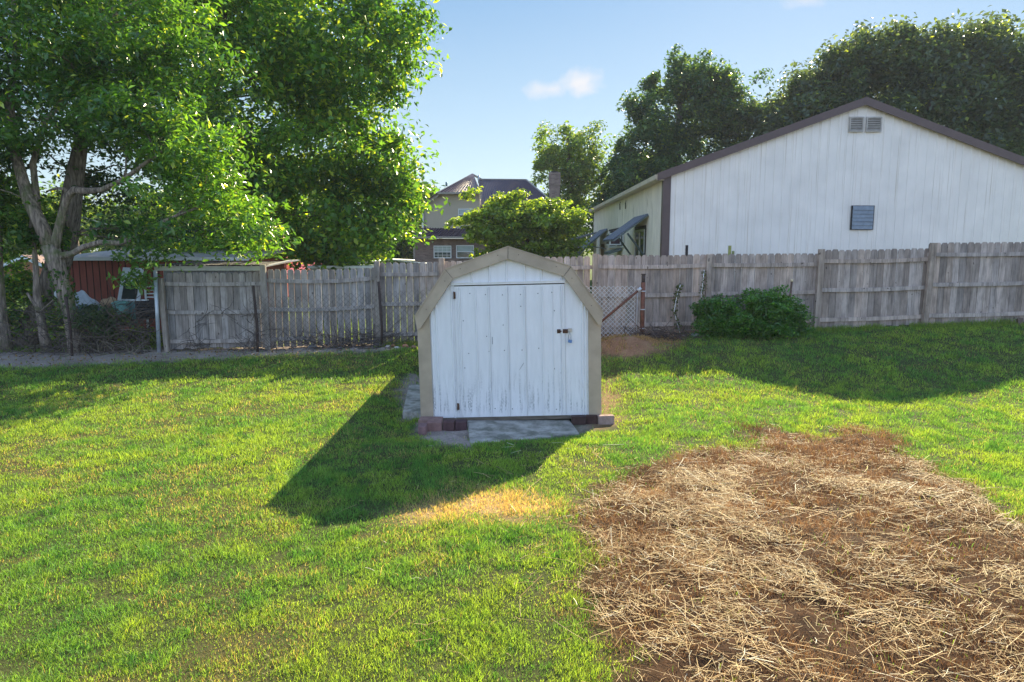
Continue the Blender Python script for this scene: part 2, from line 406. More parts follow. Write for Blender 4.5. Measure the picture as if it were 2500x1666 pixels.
# ------------------------------------------------------------------ straw
def straw():
    # long pale stalks: thin three-sided rods
    n = 170000
    x = .3+nr.random(n)*8.0; y = 2.3+nr.random(n)**.8*8
    st, di, dr, th = fields(x, y)
    den = (smooth((fbm(x, y, 1.1, 21, 3)-.36)/.24)*.82+.18)*(.22+.78*smooth((fbm(x, y, 4.5, 22, 3)-.36)/.2))*smooth((9.2-y)/2.6)
    INNER = pip(x+(fbm(x, y, 2, 5)-.5)*.7, y+(fbm(x, y, 2, 6)-.5)*.7, STRAW, .9)
    k = (st > .55) & (nr.random(n) < den*INNER)
    # a few strays blown on the lawn
    k |= (nr.random(n) < .01) & (st > .0)
    x, y = x[k], y[k]
    m_ = 500; ox = nr.random(m_)*3-1.6; oy = 3.6+nr.random(m_)*4.3; kk = nr.random(m_) < smooth((ox+2.0)/2.4)
    x = np.concatenate([x, ox[kk]]); y = np.concatenate([y, oy[kk]]); n = len(x)
    a = nr.normal(-.1, .85, n)+np.where(nr.random(n) < .3, 1.5, 0); a += (fbm(x, y, 1.6, 77)-.5)*4.5
    L = np.clip(np.where(nr.random(n) < .33, nr.lognormal(-1.9, .45, n), nr.lognormal(-2.75, .5, n)), .02, .42); tilt = nr.normal(.01, .11, n)
    d = np.stack([np.cos(a)*np.cos(tilt), np.sin(a)*np.cos(tilt), np.sin(tilt)], 1)
    side = np.stack([-np.sin(a), np.cos(a), np.zeros(n)], 1); up = np.cross(d, side); up *= np.sign(up[:, 2:3])
    W = (.0007+.0011*nr.random(n)+.0008*(nr.random(n) < .08))[:, None]*(1+(y[:, None] > 5.5)*.25)
    c0 = np.stack([x, y, terr(x, y)+.008+nr.random(n)*.028+np.abs(np.sin(tilt))*L*.45], 1)
    bend = nr.normal(0, .05, n)[:, None]*L[:, None]
    pts = [c0-d*L[:, None]/2, c0+side*bend+up*np.abs(bend)*.6, c0+d*L[:, None]/2]
    V = np.empty((n, 9, 3), np.float32)
    for j, p in enumerate(pts):
        for q in range(3):
            t = 2*np.pi*q/3+.5
            V[:, j*3+q] = p+side*np.cos(t)*W+up*np.sin(t)*W
    fs = []
    for j in (0, 3):
        for q in range(3): fs.append([j+q, j+(q+1) % 3, j+3+(q+1) % 3, j+3+q])
    i = (np.arange(n)*9)[:, None]
    Fc = np.concatenate([i+np.array(f) for f in fs])
    r = nr.random((n, 1)); c = lerp(np.array([.40, .18, .04]), np.array([.92, .68, .30]), r)
    c = c*(.50+.6*nr.random((n, 1)))
    hi = (nr.random(n) < .07)[:, None]; c = np.where(hi, np.array([.95, .86, .62]), c)  # scattered near-white stalks: highlights put into the colour
    m = surf('straw_stalk', None, .42, var=.12, vs=20, attr=True, spec=.6)
    o = npmesh('straw', V.reshape(-1, 3), Fc, m, np.repeat(c, 9, 0)); setp(o, kind='stuff')
    # matted brown thatch under it
    n = 420000
    x = .0+nr.random(n)*8.4; y = 2.3+nr.random(n)*8.3
    st, di, dr, th = fields(x, y); cl = fbm(x, y, 6, 301, 3)
    k = (nr.random(n) < st) & (nr.random(n) < -.15+1.9*cl)
    x, y, cl = x[k], y[k], cl[k]; n = len(x); rr = nr.random((n, 1)); cc = fbm(x, y, 1.6, 88, 3)[:, None]
    c = lerp(np.array([.12, .055, .028]), np.array([.58, .37, .18]), np.clip(rr*.9+(cc-.5)*1.0, 0, 1)**1.3)
    blades('dead_thatch', x, y, .062*(.4+nr.random(n))*(.2+1.5*cl)*(1+.08*(y-4)), .0032*(.8+.25*(y-3)*.6), np.full(n, 1.05), c, leafy('thatch_fibre', .25, .6, .2, (1.2, .95, .6)))
straw()
# dry grass roots on the heap of soil, weeds along the fence foot, litter on the bare strip
n = 9000; x = 1.2+nr.random(n)*2.3; y = 13.1+nr.random(n)*1.5; k = (pip(x, y, DIRT_R, .3) > nr.random(n)) & (fbm(x, y, 5, 66, 3)+.25*(y-13.6) > .5); x, y = x[k], y[k]; n = len(x)
blades('dry_roots', x, y, .07*(.4+nr.random(n)), np.full(n, .007), np.full(n, 1.0), lerp(np.array([.25, .13, .06]), np.array([.60, .42, .24]), nr.random((n, 1))), M_GRASS)
n = 14000; x = -3+nr.random(n)*16; y = 14.55+nr.random(n)**.6*.5; k = (fbm(x, y, 1.6, 67, 3) > .42) & ((x > 4.2) | (x < -.9)) ; x, y = x[k], y[k]; n = len(x)
blades('fence_weeds', x, y, .13*(.3+nr.random(n))*(.4+fbm(x, y, 3, 68)), np.full(n, .009), np.full(n, .55), lerp(np.array([.10, .22, .04]), np.array([.30, .36, .08]), nr.random((n, 1))), M_GRASS)
n = 2600; x = -13+nr.random(n)*12; y = 12.9+nr.random(n)*2.2; k = pip(x, y, DIRT_L, .2) > nr.random(n); x, y = x[k], y[k]; n = len(x)
blades('leaf_litter', x, y, .045*(.5+nr.random(n)), .03*(.5+nr.random(n)), np.full(n, 1.5), lerp(np.array([.10, .06, .04]), np.array([.42, .28, .15]), nr.random((n, 1))), M_GRASS)
# ================================================================== the shed
rng = random.Random(3)
def shed():
    m_white, n, out = new_mat('white_shed_paint')
    b = n.nodes.new('ShaderNodeBsdfPrincipled'); lk(n, b.outputs[0], out.inputs[0])
    # mildew: dark speckled streaks that run down the lower half of the sheet
    tcn = n.nodes.new('ShaderNodeTexCoord'); sp = n.nodes.new('ShaderNodeSeparateXYZ'); lk(n, tcn.outputs['Object'], sp.inputs[0])
    zf = n.nodes.new('ShaderNodeMapRange'); lk(n, sp.outputs[2], zf.inputs[0]); zf.inputs[1].default_value = .72; zf.inputs[2].default_value = .15
    zf2 = n.nodes.new('ShaderNodeMapRange'); lk(n, sp.outputs[2], zf2.inputs[0]); zf2.inputs[1].default_value = .02; zf2.inputs[2].default_value = .12
    col = ramp(n, noise(n, 1, (26, 5, 2.0), 3, .6, (5, 0, 0)), [(.49, 0.0), (.63, 1.0)])
    spk = ramp(n, noise(n, 1, (90, 60, 34), 5, .75), [(.44, 0.0), (.56, 1.0)])
    k = mix(n, 1, col, spk, 'MULTIPLY'); k = mix(n, 1, k, zf.outputs[0], 'MULTIPLY'); k = mix(n, 1, k, zf2.outputs[0], 'MULTIPLY'); k = mix(n, 1, k, (.85, .85, .85), 'MULTIPLY')
    f = ramp(n, noise(n, 3, (6, 3, 1)), [(.3, .93), (.7, 1.02)])
    base = mix(n, 1, (.80, .79, .79), f, 'MULTIPLY')
    wear = ramp(n, noise(n, 1, (60, 30, 7), 5, .7, (9, 2, 4)), [(.66, 0.0), (.74, .55)])
    base = mix(n, wear, base, (.50, .50, .50))
    lk(n, mix(n, k, base, (.16, .165, .165)), b.inputs['Base Color']); b.inputs['Roughness'].default_value = .38
    m_tan = surf('tan_trim_paint', (.43, .34, .245), .42, var=.22, vs=3.5, bump=.25, bs=5, stain=(.33, .26, .18), stain_lo=.62, stain_hi=.8, stain_s=5)
    m_dark = surf('dark_gap', (.02, .02, .022), .9, var=.1)
    m_wood = surf('sill_wood', (.16, .13, .10), .9, var=.4, vs=6, stretch=(1, 8, 8), bump=.4)
    m_rust = surf('rusty_iron', (.10, .045, .025), .8, var=.5, vs=40, bump=.4, bs=120)
    m_steel = surf('lock_steel', (.55, .57, .6), .3, 1, var=.1)
    R = thing('garden_shed', P(1248, 1017, 9.26), 'white metal garden shed with tan trimmed gambrel roof and a padlocked door', 'shed', rot=(0, rad(-1.3), 0))
    LOCALS.add(R.name)
    D = 4.75                                              # depth
    prof = [(-1.247, 0), (-1.247, 1.30), (-.80, 1.98), (0.01, 2.262), (.80, 1.98), (1.247, 1.30), (1.247, 0)]
    # side walls and back
    m = MB()
    for s in (-1, 1):
        m.box((s*1.20-.02, .06, 0), (s*1.20+.02, D, 1.34))
        for k in range(22):
            y = .15+k*.21; m.box((s*1.235-.012, y, .02), (s*1.235+.012, y+.035, 1.32))
    m.prism([(x, D-.03, z) for x, z in prof], (0, .03, 0))
    m.build('side_wall', m_white, R)
    # front wall: jambs, gable, set in one sheet with a door opening
    m = MB()
    t = .03
    m.prism([(-1.20, 0, 0), (-.735, 0, 0), (-.735, 0, 1.99), (-.80, 0, 1.975), (-1.20, 0, 1.36)], (0, t, 0))
    m.prism([(1.20, 0, 0), (.765, 0, 0), (.765, 0, 1.98), (.80, 0, 1.975), (1.20, 0, 1.36)], (0, t, 0))
    m.prism([(-.735, 0, 1.83), (.765, 0, 1.83), (.765, 0, 1.98), (.01, 0, 2.26), (-.735, 0, 1.99)], (0, t, 0))
    for x, z0, z1 in ((-1.055, .0, 1.50), (-.99, .0, 1.60), (-.775, 0, 1.83), (1.0, 0, 1.58), (1.04, 0, 1.53), (-.49, 1.85, 2.06), (-.25, 1.85, 2.15), (-.02, 1.85, 2.22), (.23, 1.85, 2.15), (.45, 1.85, 2.06), (.72, 1.85, 1.97)):
        m.prism([(x-.016, 0, z0), (x-.006, -.017, z0), (x+.006, -.017, z0), (x+.016, 0, z0)], (0, 0, z1-z0))
    m.build('front_wall', m_white, R)
    m = MB(); m.box((-.765, -.030, 1.836), (.775, -.002, 1.862)); m.box((-.765, -.038, 1.862), (.775, -.002, 1.870)); m.build('door_header', m_white, R)
    # door
    d = MB()
    d.box((-.732, -.016, .004), (.761, .012, 1.818))
    for x, r in ((-.70, .5), (-.66, 1), (-.445, 1), (-.27, 1), (-.255, .5), (-.02, 1), (.0, .5), (.215, 1), (.235, .5), (.455, 1), (.60, .6), (.705, .6), (.72, 1)):
        d.prism([(x-.011*r, -.0165, .014), (x-.005*r, -.016-.020*r, .014), (x+.005*r, -.016-.020*r, .014), (x+.011*r, -.0165, .014)], (0, 0, 1.79))
    for x, z in ((-.62, 1.35), (-.52, 1.72), (-.31, 1.70), (-.08, 1.69), (.165, 1.69), (.40, 1.70), (.59, 1.71), (.165, 1.53), (-.08, 1.28), (-.31, 1.13), (-.56, .90), (-.28, .92), (-.07, .93), (.17, .93), (.40, .95), (-.62, .70), (.61, .66), (.70, .60), (-.22, .12), (.02, .11), (.63, .09), (.62, 1.46), (.72, 1.46)):
        d.tube([(x, -.016, z), (x, -.021, z)], .0065, 8, 1)
    d.box((-.235, -.0175, 1.02), (-.230, -.0155, 1.12), 1)
    d.bar((.13, -.0172, .66), (.19, -.0172, .75), .005, .003, 1)
    door = d.build('door', [m_white, m_dark], R)
    for hz in (1.70, .16):
        h = MB(); h.box((-.735, -.026, hz-.045), (-.715, -.0165, hz+.045)); h.tube([(-.738, -.024, hz-.05), (-.738, -.024, hz+.05)], .007, 8); h.build('hinge', m_rust, door)
    h = MB(); h.box((.652, -.024, 1.150), (.80, -.0165, 1.205)); h.box((.800, -.030, 1.165), (.855, -.0165, 1.215), 1); h.tube([(.815, -.024, 1.18), (.815, -.052, 1.18), (.815, -.052, 1.165), (.815, -.024, 1.165)], .005, 6, 1); h.tube([(.66, -.024, 1.178), (.79, -.024, 1.178)], .012, 8)
    h.build('hasp', [m_rust, m_steel], door)
    g = MB(); g.box((-.74, .032, .0), (.775, .05, 1.832)); g.build('door_gap', m_dark, R)
    # tan corner trims
    for s in (-1, 1):
        m = MB()
        m.box((min(s*1.078, s*1.243), -.018, 0), (max(s*1.078, s*1.243), -.0005, 1.44))
        m.box((min(s*1.243, s*1.251), -.018, 0), (max(s*1.243, s*1.251), .16, 1.30))
        m.build('corner_trim', m_tan, R)
    # fascia: five boards that follow the gambrel, and the roof sheets behind
    out_ = [(-1.272, 1.43), (-.833, 2.055), (.012, 2.335), (.847, 2.055), (1.276, 1.43)]
    inn = [(-1.117, 1.385), (-.742, 1.925), (.005, 2.172), (.752, 1.925), (1.121, 1.385)]
    m = MB()
    for i in range(4):
        a, b, c, d_ = out_[i], out_[i+1], inn[i+1], inn[i]
        if i == 0: quad = [(-1.272, 1.43), b, c, (-1.205, 1.262), (-1.247, 1.255)]
        elif i == 3: quad = [a, (1.276, 1.43), (1.252, 1.255), (1.21, 1.262), d_]
        else: quad = [a, b, c, d_]
        m.prism([(x, -.075+i*.0006, z) for x, z in quad], (0, .022, 0))
        if i in (0, 3): ia, ib = ((-1.205, 1.262), c) if i == 0 else (d_, (1.21, 1.262))
        else: ia, ib = d_, c
        m.bar((ia[0], -.035, ia[1]+.004), (ib[0], -.035, ib[1]+.004), .066, .012, up=(0, 0, 1))   # soffit return
        m.bar((a[0] if i else -1.272, -.079, a[1]+.004), (b[0] if i < 3 else 1.276, -.079, b[1]+.004), .014, .012)
    for (ox, oz), (ix, iz) in zip(out_[1:4], inn[1:4]):
        m.bar((ox, -.0765, oz-.006), (ix, -.0765, iz+.006), .005, .004, 1)
    for (ax, az), (bx, bz) in zip(out_[:-1], out_[1:]):       # nail heads
        cx_, cz_ = (ax+bx)/2*.93, (az+bz)/2-.055*(1 if abs(ax+bx) < 1.2 else .6)
        for q in (-.3, .3): m.tube([(cx_+(bx-ax)*q, -.0755, cz_+(bz-az)*q), (cx_+(bx-ax)*q, -.079, cz_+(bz-az)*q)], .006, 6, 1)
    m.build('fascia', [m_tan, m_dark], R)
    m = MB()
    for i in range(4):
        a, b = out_[i], out_[i+1]
        m.prism([(a[0], -.05, a[1]), (b[0], -.05, b[1]), (b[0], -.05, b[1]-.02), (a[0], -.05, a[1]-.02)], (0, D+.1, 0))
    m.build('roof', m_tan, R)
    m = MB(); m.box((-1.24, -.006, -.05), (1.24, D, -.003)); m.build('floor_sill', m_wood, R)
    # padlock hangs on the hasp
    L = Matrix.Rotation(rad(-1.3), 3, 'Y'); O = R.location
    pl = thing('padlock', O+L @ Vector((.822, -.045, 1.06)), 'small blue and steel padlock hanging open from the shed door hasp', 'padlock')
    LOCALS.add(pl.name)
    m_blue = surf('blue_lock_shell', (.10, .22, .45), .35, var=.1)
    m = MB(); m.cbox((.004, 0, -.02), (.052, .022, .040), rot=(0, .15, 0)); m.cbox((.004, -.0, .004), (.054, .024, .010), 1, rot=(0, .15, 0)); m.build('lock_body', [m_blue, m_steel], pl, bevel=.003)
    m = MB(); pts = [(-.016, 0, .0), (-.016, 0, .055)]+[(-.016+.016*(1-math.cos(a)), 0, .055+.02*math.sin(a)*1.6) for a in (rad(45), rad(90), rad(135))]+[(.016, 0, .055), (.016, 0, .0)]
    m.tube(pts, .0045, 8); m.build('shackle', m_steel, pl)
shed()
# ------------------------------------------------------------------ slabs and blocks
m_conc = surf('mossy_concrete', (.42, .385, .34), .9, var=.35, vs=7, bump=.8, bs=90, stain=(.17, .165, .13), stain_lo=.46, stain_hi=.62, stain_s=3.5, spec=.3)
def flat_slab(name, poly, top, thick, label, cat):
    c = sum((Vector((*p, 0)) for p in poly), Vector())/len(poly); c.z = top-thick
    m = MB(); m.prism([(x, y, top-thick) for x, y in poly], (0, 0, thick)); o = m.build(name, m_conc, origin=c, bevel=.012)
    return setp(o, label, cat)
s4 = SLAB[:]
flat_slab('concrete_slab', s4, -.045, .1, 'pale grey concrete step slab lying in front of the shed door', 'slab')
flat_slab('concrete_strip', SIDE_SLAB, .0, .14, 'long dark mossy concrete strip along the left side of the shed', 'slab')
m_blk = surf('red_block', None, .9, var=.3, vs=12, bump=.8, bs=70, attr=True, spec=.2)
PK = (.31, .19, .165); DK = (.075, .045, .042)
for (u0, u1, vt, vb, dep, colr, lab, Y, rz) in (
    (1021, 1079, 1026, 1046, .20, PK, 'pinkish paver block under the left front corner of the shed', 9.20, -.03),
    (1020, 1040, 1046, 1063, .20, (.26, .15, .15), 'short pink paver standing lowest at the left corner of the shed', 9.0, 0),
    (1041, 1079, 1040, 1053, .12, (.30, .17, .15), 'narrow pink paver laid before the left corner block', 8.98, .03),
    (1081, 1110, 1027, 1052, .17, (.12, .065, .065), 'dark red paver left of the concrete step, nearer the shed corner', 9.12, 0),
    (1111, 1139, 1028, 1052, .17, (.10, .055, .06), 'dark red paver touching the left edge of the concrete step', 9.13, 0),
    (1396, 1431, 1013, 1038, .20, DK, 'black stained block right of the concrete step, nearest to it', 9.14, .05),
    (1431, 1459, 1012, 1035, .20, (.085, .045, .04), 'black stained block between its dark twin and the pale paver', 9.16, -.04),
    (1459, 1500, 1014, 1036, .22, (.42, .29, .25), 'pale pink paver at the right front corner of the shed', 9.18, .12)):
    b = G((u0+u1)/2, vb); h = .115; yf = b.y; yb = yf+dep
    for _k in range(40):
        if P(u0, vt, yb).z > b.z+h: yb -= .01
    yb = min(max(yb, yf+.09), yf+.24, 9.225); yf = min(yf, yb-.08); xa = P(u0, vb, yf).x; xb = P(u1, vb, yf).x
    c = Vector(((xa+xb)/2, (yf+yb)/2, b.z)); m = MB()
    m.cbox((c.x, c.y, c.z+h/2-.02), (xb-xa-.006, yb-yf, h+.04), col=colr, rot=(0, 0, rz))
    setp(m.build('paver_block', m_blk, origin=c, bevel=.008), lab, 'paver', 'pavers propping the shed front')
# ================================================================== wooden fence
FY = 15.1
m_fw, n, out = new_mat('weathered_fence_wood')
bb = n.nodes.new('ShaderNodeBsdfPrincipled'); lk(n, bb.outputs[0], out.inputs[0])
at = n.nodes.new('ShaderNodeAttribute'); at.attribute_name = 'Col'
g1 = ramp(n, noise(n, 1, (38, 10, 1.6), 6, .65), [(.30, .55), (.5, .95), (.72, 1.25)])
g2 = ramp(n, noise(n, 1, (7, 3, 2.5), 5, .6, (4, 4, 4)), [(.32, .62), (.6, 1.08)])
kn = ramp(n, noise(n, 1, (16, 5, 9), 1, .3, (1, 8, 2)), [(.735, 0.0), (.77, .75)])
cc = mix(n, 1, at.outputs[0], g1, 'MULTIPLY'); cc = mix(n, 1, cc, g2, 'MULTIPLY'); cc = mix(n, kn, cc, (.05, .035, .03))
gm = ramp(n, noise(n, 1, (1.5, 1, 1.2), 5, .7, (9, 4, 1)), [(.6, 0.0), (.8, .35)]); cc = mix(n, gm, cc, (.08, .095, .055))
lk(n, cc, bb.inputs['Base Color']); bb.inputs['Roughness'].default_value = .9; bb.inputs['Specular IOR Level'].default_value = .2
bp = n.nodes.new('ShaderNodeBump'); bp.inputs['Strength'].default_value = .5; bp.inputs['Distance'].default_value = .01
lk(n, noise(n, 1, (80, 30, 3), 5, .65), bp.inputs['Height']); lk(n, bp.outputs[0], bb.inputs['Normal'])
def wcol(base, v=.22, r=rng):
    k = 1+r.uniform(-v, v); t = r.uniform(-.04, .05); return (base[0]*k*(1+t), base[1]*k, base[2]*k*(1-t))
GREY = (.40, .33, .295); WARM = (.43, .345, .30); DIM = (.37, .325, .30)
# bay: post u left/right (photo px at top), top z left/right/sag, bottom z, gap, colour, rail heights
ctop = lambda u, v: P(u, v, FY)
bays = [(402, 650, 666, 666, 0, .008, DIM, .04), (650, 922, 657, 652, .035, .022, DIM, .02), (922, 1079, 642, 640, 0, .012, DIM, .02),
        (1079, 1262, 638, 633, .0, .012, GREY, .02), (1262, 1452, 629, 625, .0, .008, GREY, .02), (1452, 1729, 623, 621, .01, .006, WARM, .02), (1729, 1998, 620, 619, .0, .006, WARM, .02),
        (1998, 2266, 610, 606, .01, .006, WARM, .02), (2266, 2535, 593, 591, .0, .006, WARM, .02), (2535, 2800, 580, 577, 0, .006, WARM, .02)]
fence = thing('wooden_fence', (0, FY, .3), 'weathered grey dog eared picket fence running across the back of the lawn', 'fence')
def fence_post(x, z0, z1, colr, w=.10, lean=0):
    m = MB(); m.box((x-w/2, FY-.145, z0), (x+w/2, FY-.045, z1), col=colr)
    for v in m.v:
        v.x += lean*(v.z-z0)
    m.build('post', m_fw, fence, bevel=.006)
for bi, (u0, u1, v0, v1, sag, gap, colr, gb) in enumerate(bays):
    a = ctop(u0, v0); b = ctop(u1, v1)
    m = MB(); x = a.x+.02; pw = .139 if bi != 1 else .134
    i = 0
    while x+pw < b.x+(.03 if bi < 5 else .12):
        t = (x-a.x)/(b.x-a.x); zt = a.z+(b.z-a.z)*t-sag*math.sin(math.pi*t)+rng.uniform(-.008, .008)
        zg = float(terr(x, FY)); zb = zg+gb+rng.uniform(-.01, .02); w = pw+rng.uniform(-.005, .003); tw = rng.uniform(-.004, .004); ly = rng.uniform(-.003, .003)
        if bi == 5 and t > .45 or bi == 6: zb = max(zb, zg+.07)
        e = .028; cx = x+tw
        m.prism([(x, FY+ly, zb), (x+w, FY+ly, zb), (cx+w, FY+ly, zt-e*1.5), (cx+w-e, FY+ly, zt), (cx+e, FY+ly, zt), (cx, FY+ly, zt-e*1.5)], (0, .016, 0), col=wcol(colr, .26))
        x += w+gap*rng.uniform(.5, 1.4); i += 1
    m.build('picket_panel', m_fw, fence)
    # three rails
    for fz in (.86, .5, .125):
        n_ = 8; m = MB(); rc = wcol((colr[0]*1.12, colr[1]*1.12, colr[2]*1.12), .08)
        if bi == 1 and fz < .2: x_end = .42
        else: x_end = 1
        za = float(terr(a.x, FY)); zb = float(terr(b.x, FY)); pr = None
        for k in range(n_+1):
            t = k/n_*x_end; x = a.x+(b.x-a.x)*t; zg = za+(zb-za)*t
            zt = a.z+(b.z-a.z)*t-sag*math.sin(math.pi*t)*(1.3 if fz > .3 else 0)
            q = Vector((x, FY-.022-.01*math.sin(3*t), zg+(zt-zg)*fz-.012*math.sin(math.pi*t)))
            if pr is not None: m.bar(pr, q, .038, .085, col=rc)
            pr = q
        m.build('rail', m_fw, fence)
for (u, v, dz, c_) in ((402, 666, -.12, DIM), (650, 650, .03, DIM), (922, 641, .03, DIM), (1079, 637, .06, GREY), (1262, 628, .04, GREY), (1452, 622, .02, WARM), (1729, 621, .0, WARM), (1998, 612, .03, WARM), (2266, 597, .03, WARM), (2535, 585, .03, WARM)):
    p = ctop(u, v); fence_post(p.x, float(terr(p.x, FY))-.1 if u != 1729 else float(terr(p.x, FY))+.55, p.z+dz, wcol((c_[0]*.95, c_[1]*.93, c_[2]*.88), .05), lean={2266: .03, 1998: .015, 402: -.03, 650: -.02}.get(u, 0), w=.115)
# ================================================================== chain-link
m_galv = surf('galvanised_wire', (.62, .62, .64), .5, .25, var=.2, vs=30)
m_rustp = surf('rusty_pipe', (.17, .06, .035), .75, var=.5, vs=14, bump=.4, bs=100)
m_drkw = surf('old_dark_wire', (.10, .085, .075), .8, .2, var=.3, vs=20)
m_pole = surf('galvanised_pipe', (.50, .55, .60), .45, .5, var=.2, vs=10)
def chainlink(x0, x1, y, z0f, z1f, cell, r, mat, parent, skip=None):
    m = MB(); h = cell
    def seg(p, q):
        d = (q-p).normalized(); s = d.cross(Vector((0, 1, 0)))*r; t = Vector((0, r, 0))
        m.add([p+t, p-s, p+s, q+t, q-s, q+s], [(0, 1, 4, 3), (1, 2, 5, 4), (2, 0, 3, 5)])
    n_ = int((x1-x0)/cell)
    for i in range(n_):
        xa = x0+i*cell; zb = z0f(xa); zt = z1f(xa); k = int((zt-zb)/cell)
        for j in range(k):
            for o_ in (0, 1):
                s = 1 if (i+j+o_) % 2 == 0 else -1
            s = 1 if (i+j) % 2 == 0 else -1
            p = Vector((xa, y+.004*s, zb+j*cell)); q = Vector((xa+cell, y-.004*s, zb+(j+1)*cell))
            if s < 0: p.z, q.z = q.z, p.z
            seg(p, q)
    return m.build('wire_mesh', mat, parent)
tz = lambda x: float(terr(x, 14.6))
cf = thing('chain_link_fence', (2.5, 14.6, tz(2.5)), 'short galvanised chain link fence end with a rusty corner post right of the shed', 'fence')
a = P(1560, 697, 14.6)
chainlink(.1, a.x-.04, 14.6, lambda x: .34, lambda x: 1.55, .048, .0048, m_galv, cf)
m = MB(); m.tube([(a.x+.09, 14.6, .2), (a.x+.09, 14.6, 1.62)], .047, 12)
for z in (.62, 1.03, 1.42): m.tube([(a.x+.09, 14.6, z), (a.x+.09, 14.6, z+.02)], .053, 12, 1)
m.tube([(a.x+.09, 14.6, 1.62), (a.x+.09, 14.6, 1.78)], .04, 10, 2); m.tube([(a.x+.09, 14.6, 1.78), (a.x+.09, 14.6, 1.80)], .052, 10, 2)
m.build('corner_post', [m_rustp, m_galv, surf('dark_rust', (.05, .035, .035), .9, var=.4)], cf)
q = P(1462, 790, 14.58)
m = MB(); m.tube([(a.x+.02, 14.57, 1.48), (q.x-.25, 14.57, q.z-.22)], .026, 10); m.tube([(a.x+.04, 14.57, 1.50), (a.x-.03, 14.57, 1.44)], .034, 10, 1); m.build('brace', [m_rustp, m_galv], cf)
m = MB(); m.tube([(a.x-.03, 14.6, .3), (a.x-.03, 14.6, 1.5)], .006, 6); m.build('tension_bar', m_galv, cf)
tz2 = lambda x: float(terr(x, 14.75))
for (nm, lab, x0, x1, posts) in (('chain_link_fence', 'rusty low chain link fence standing before the left wooden pickets', -5.7, -1.6, ((-5.55, 1.45), (-2.85, 1.42))),
                                 ('chain_link_fence', 'dark old chain link fence between the tree trunks and the galvanised pole', -13.5, -7.95, ((-9.6, 1.3), (-12.3, 1.3)))):
    f_ = thing(nm, ((x0+x1)/2, 14.75, tz2((x0+x1)/2)), lab, 'fence')
    chainlink(x0, x1, 14.75, lambda x: .06+float(np.interp(x, FX, FZ)), lambda x: 1.22+float(np.interp(x, FX, FZ)), .06, .0022, m_drkw, f_)
    for px, hz in posts:
        m = MB(); m.tube([(px, 14.72, -.1), (px+.03, 14.7, .6), (px-.02, 14.72, float(np.interp(px, FX, FZ))+hz)], .028, 8, wob=.1, rng=rng); m.build('post', surf('black_rust', (.055, .035, .03), .9, var=.5, vs=30), f_)
a = P(388, 857, 14.9); b = P(379, 663, 14.9)
m = MB(); m.tube([a-Vector((0, 0, .1)), b], .04, 12); m.tube([b, b+Vector((0, 0, .02))], .043, 12)
setp(m.build('metal_pole', m_pole, origin=a), 'leaning galvanised steel pole at the left end of the wooden fence', 'pole')
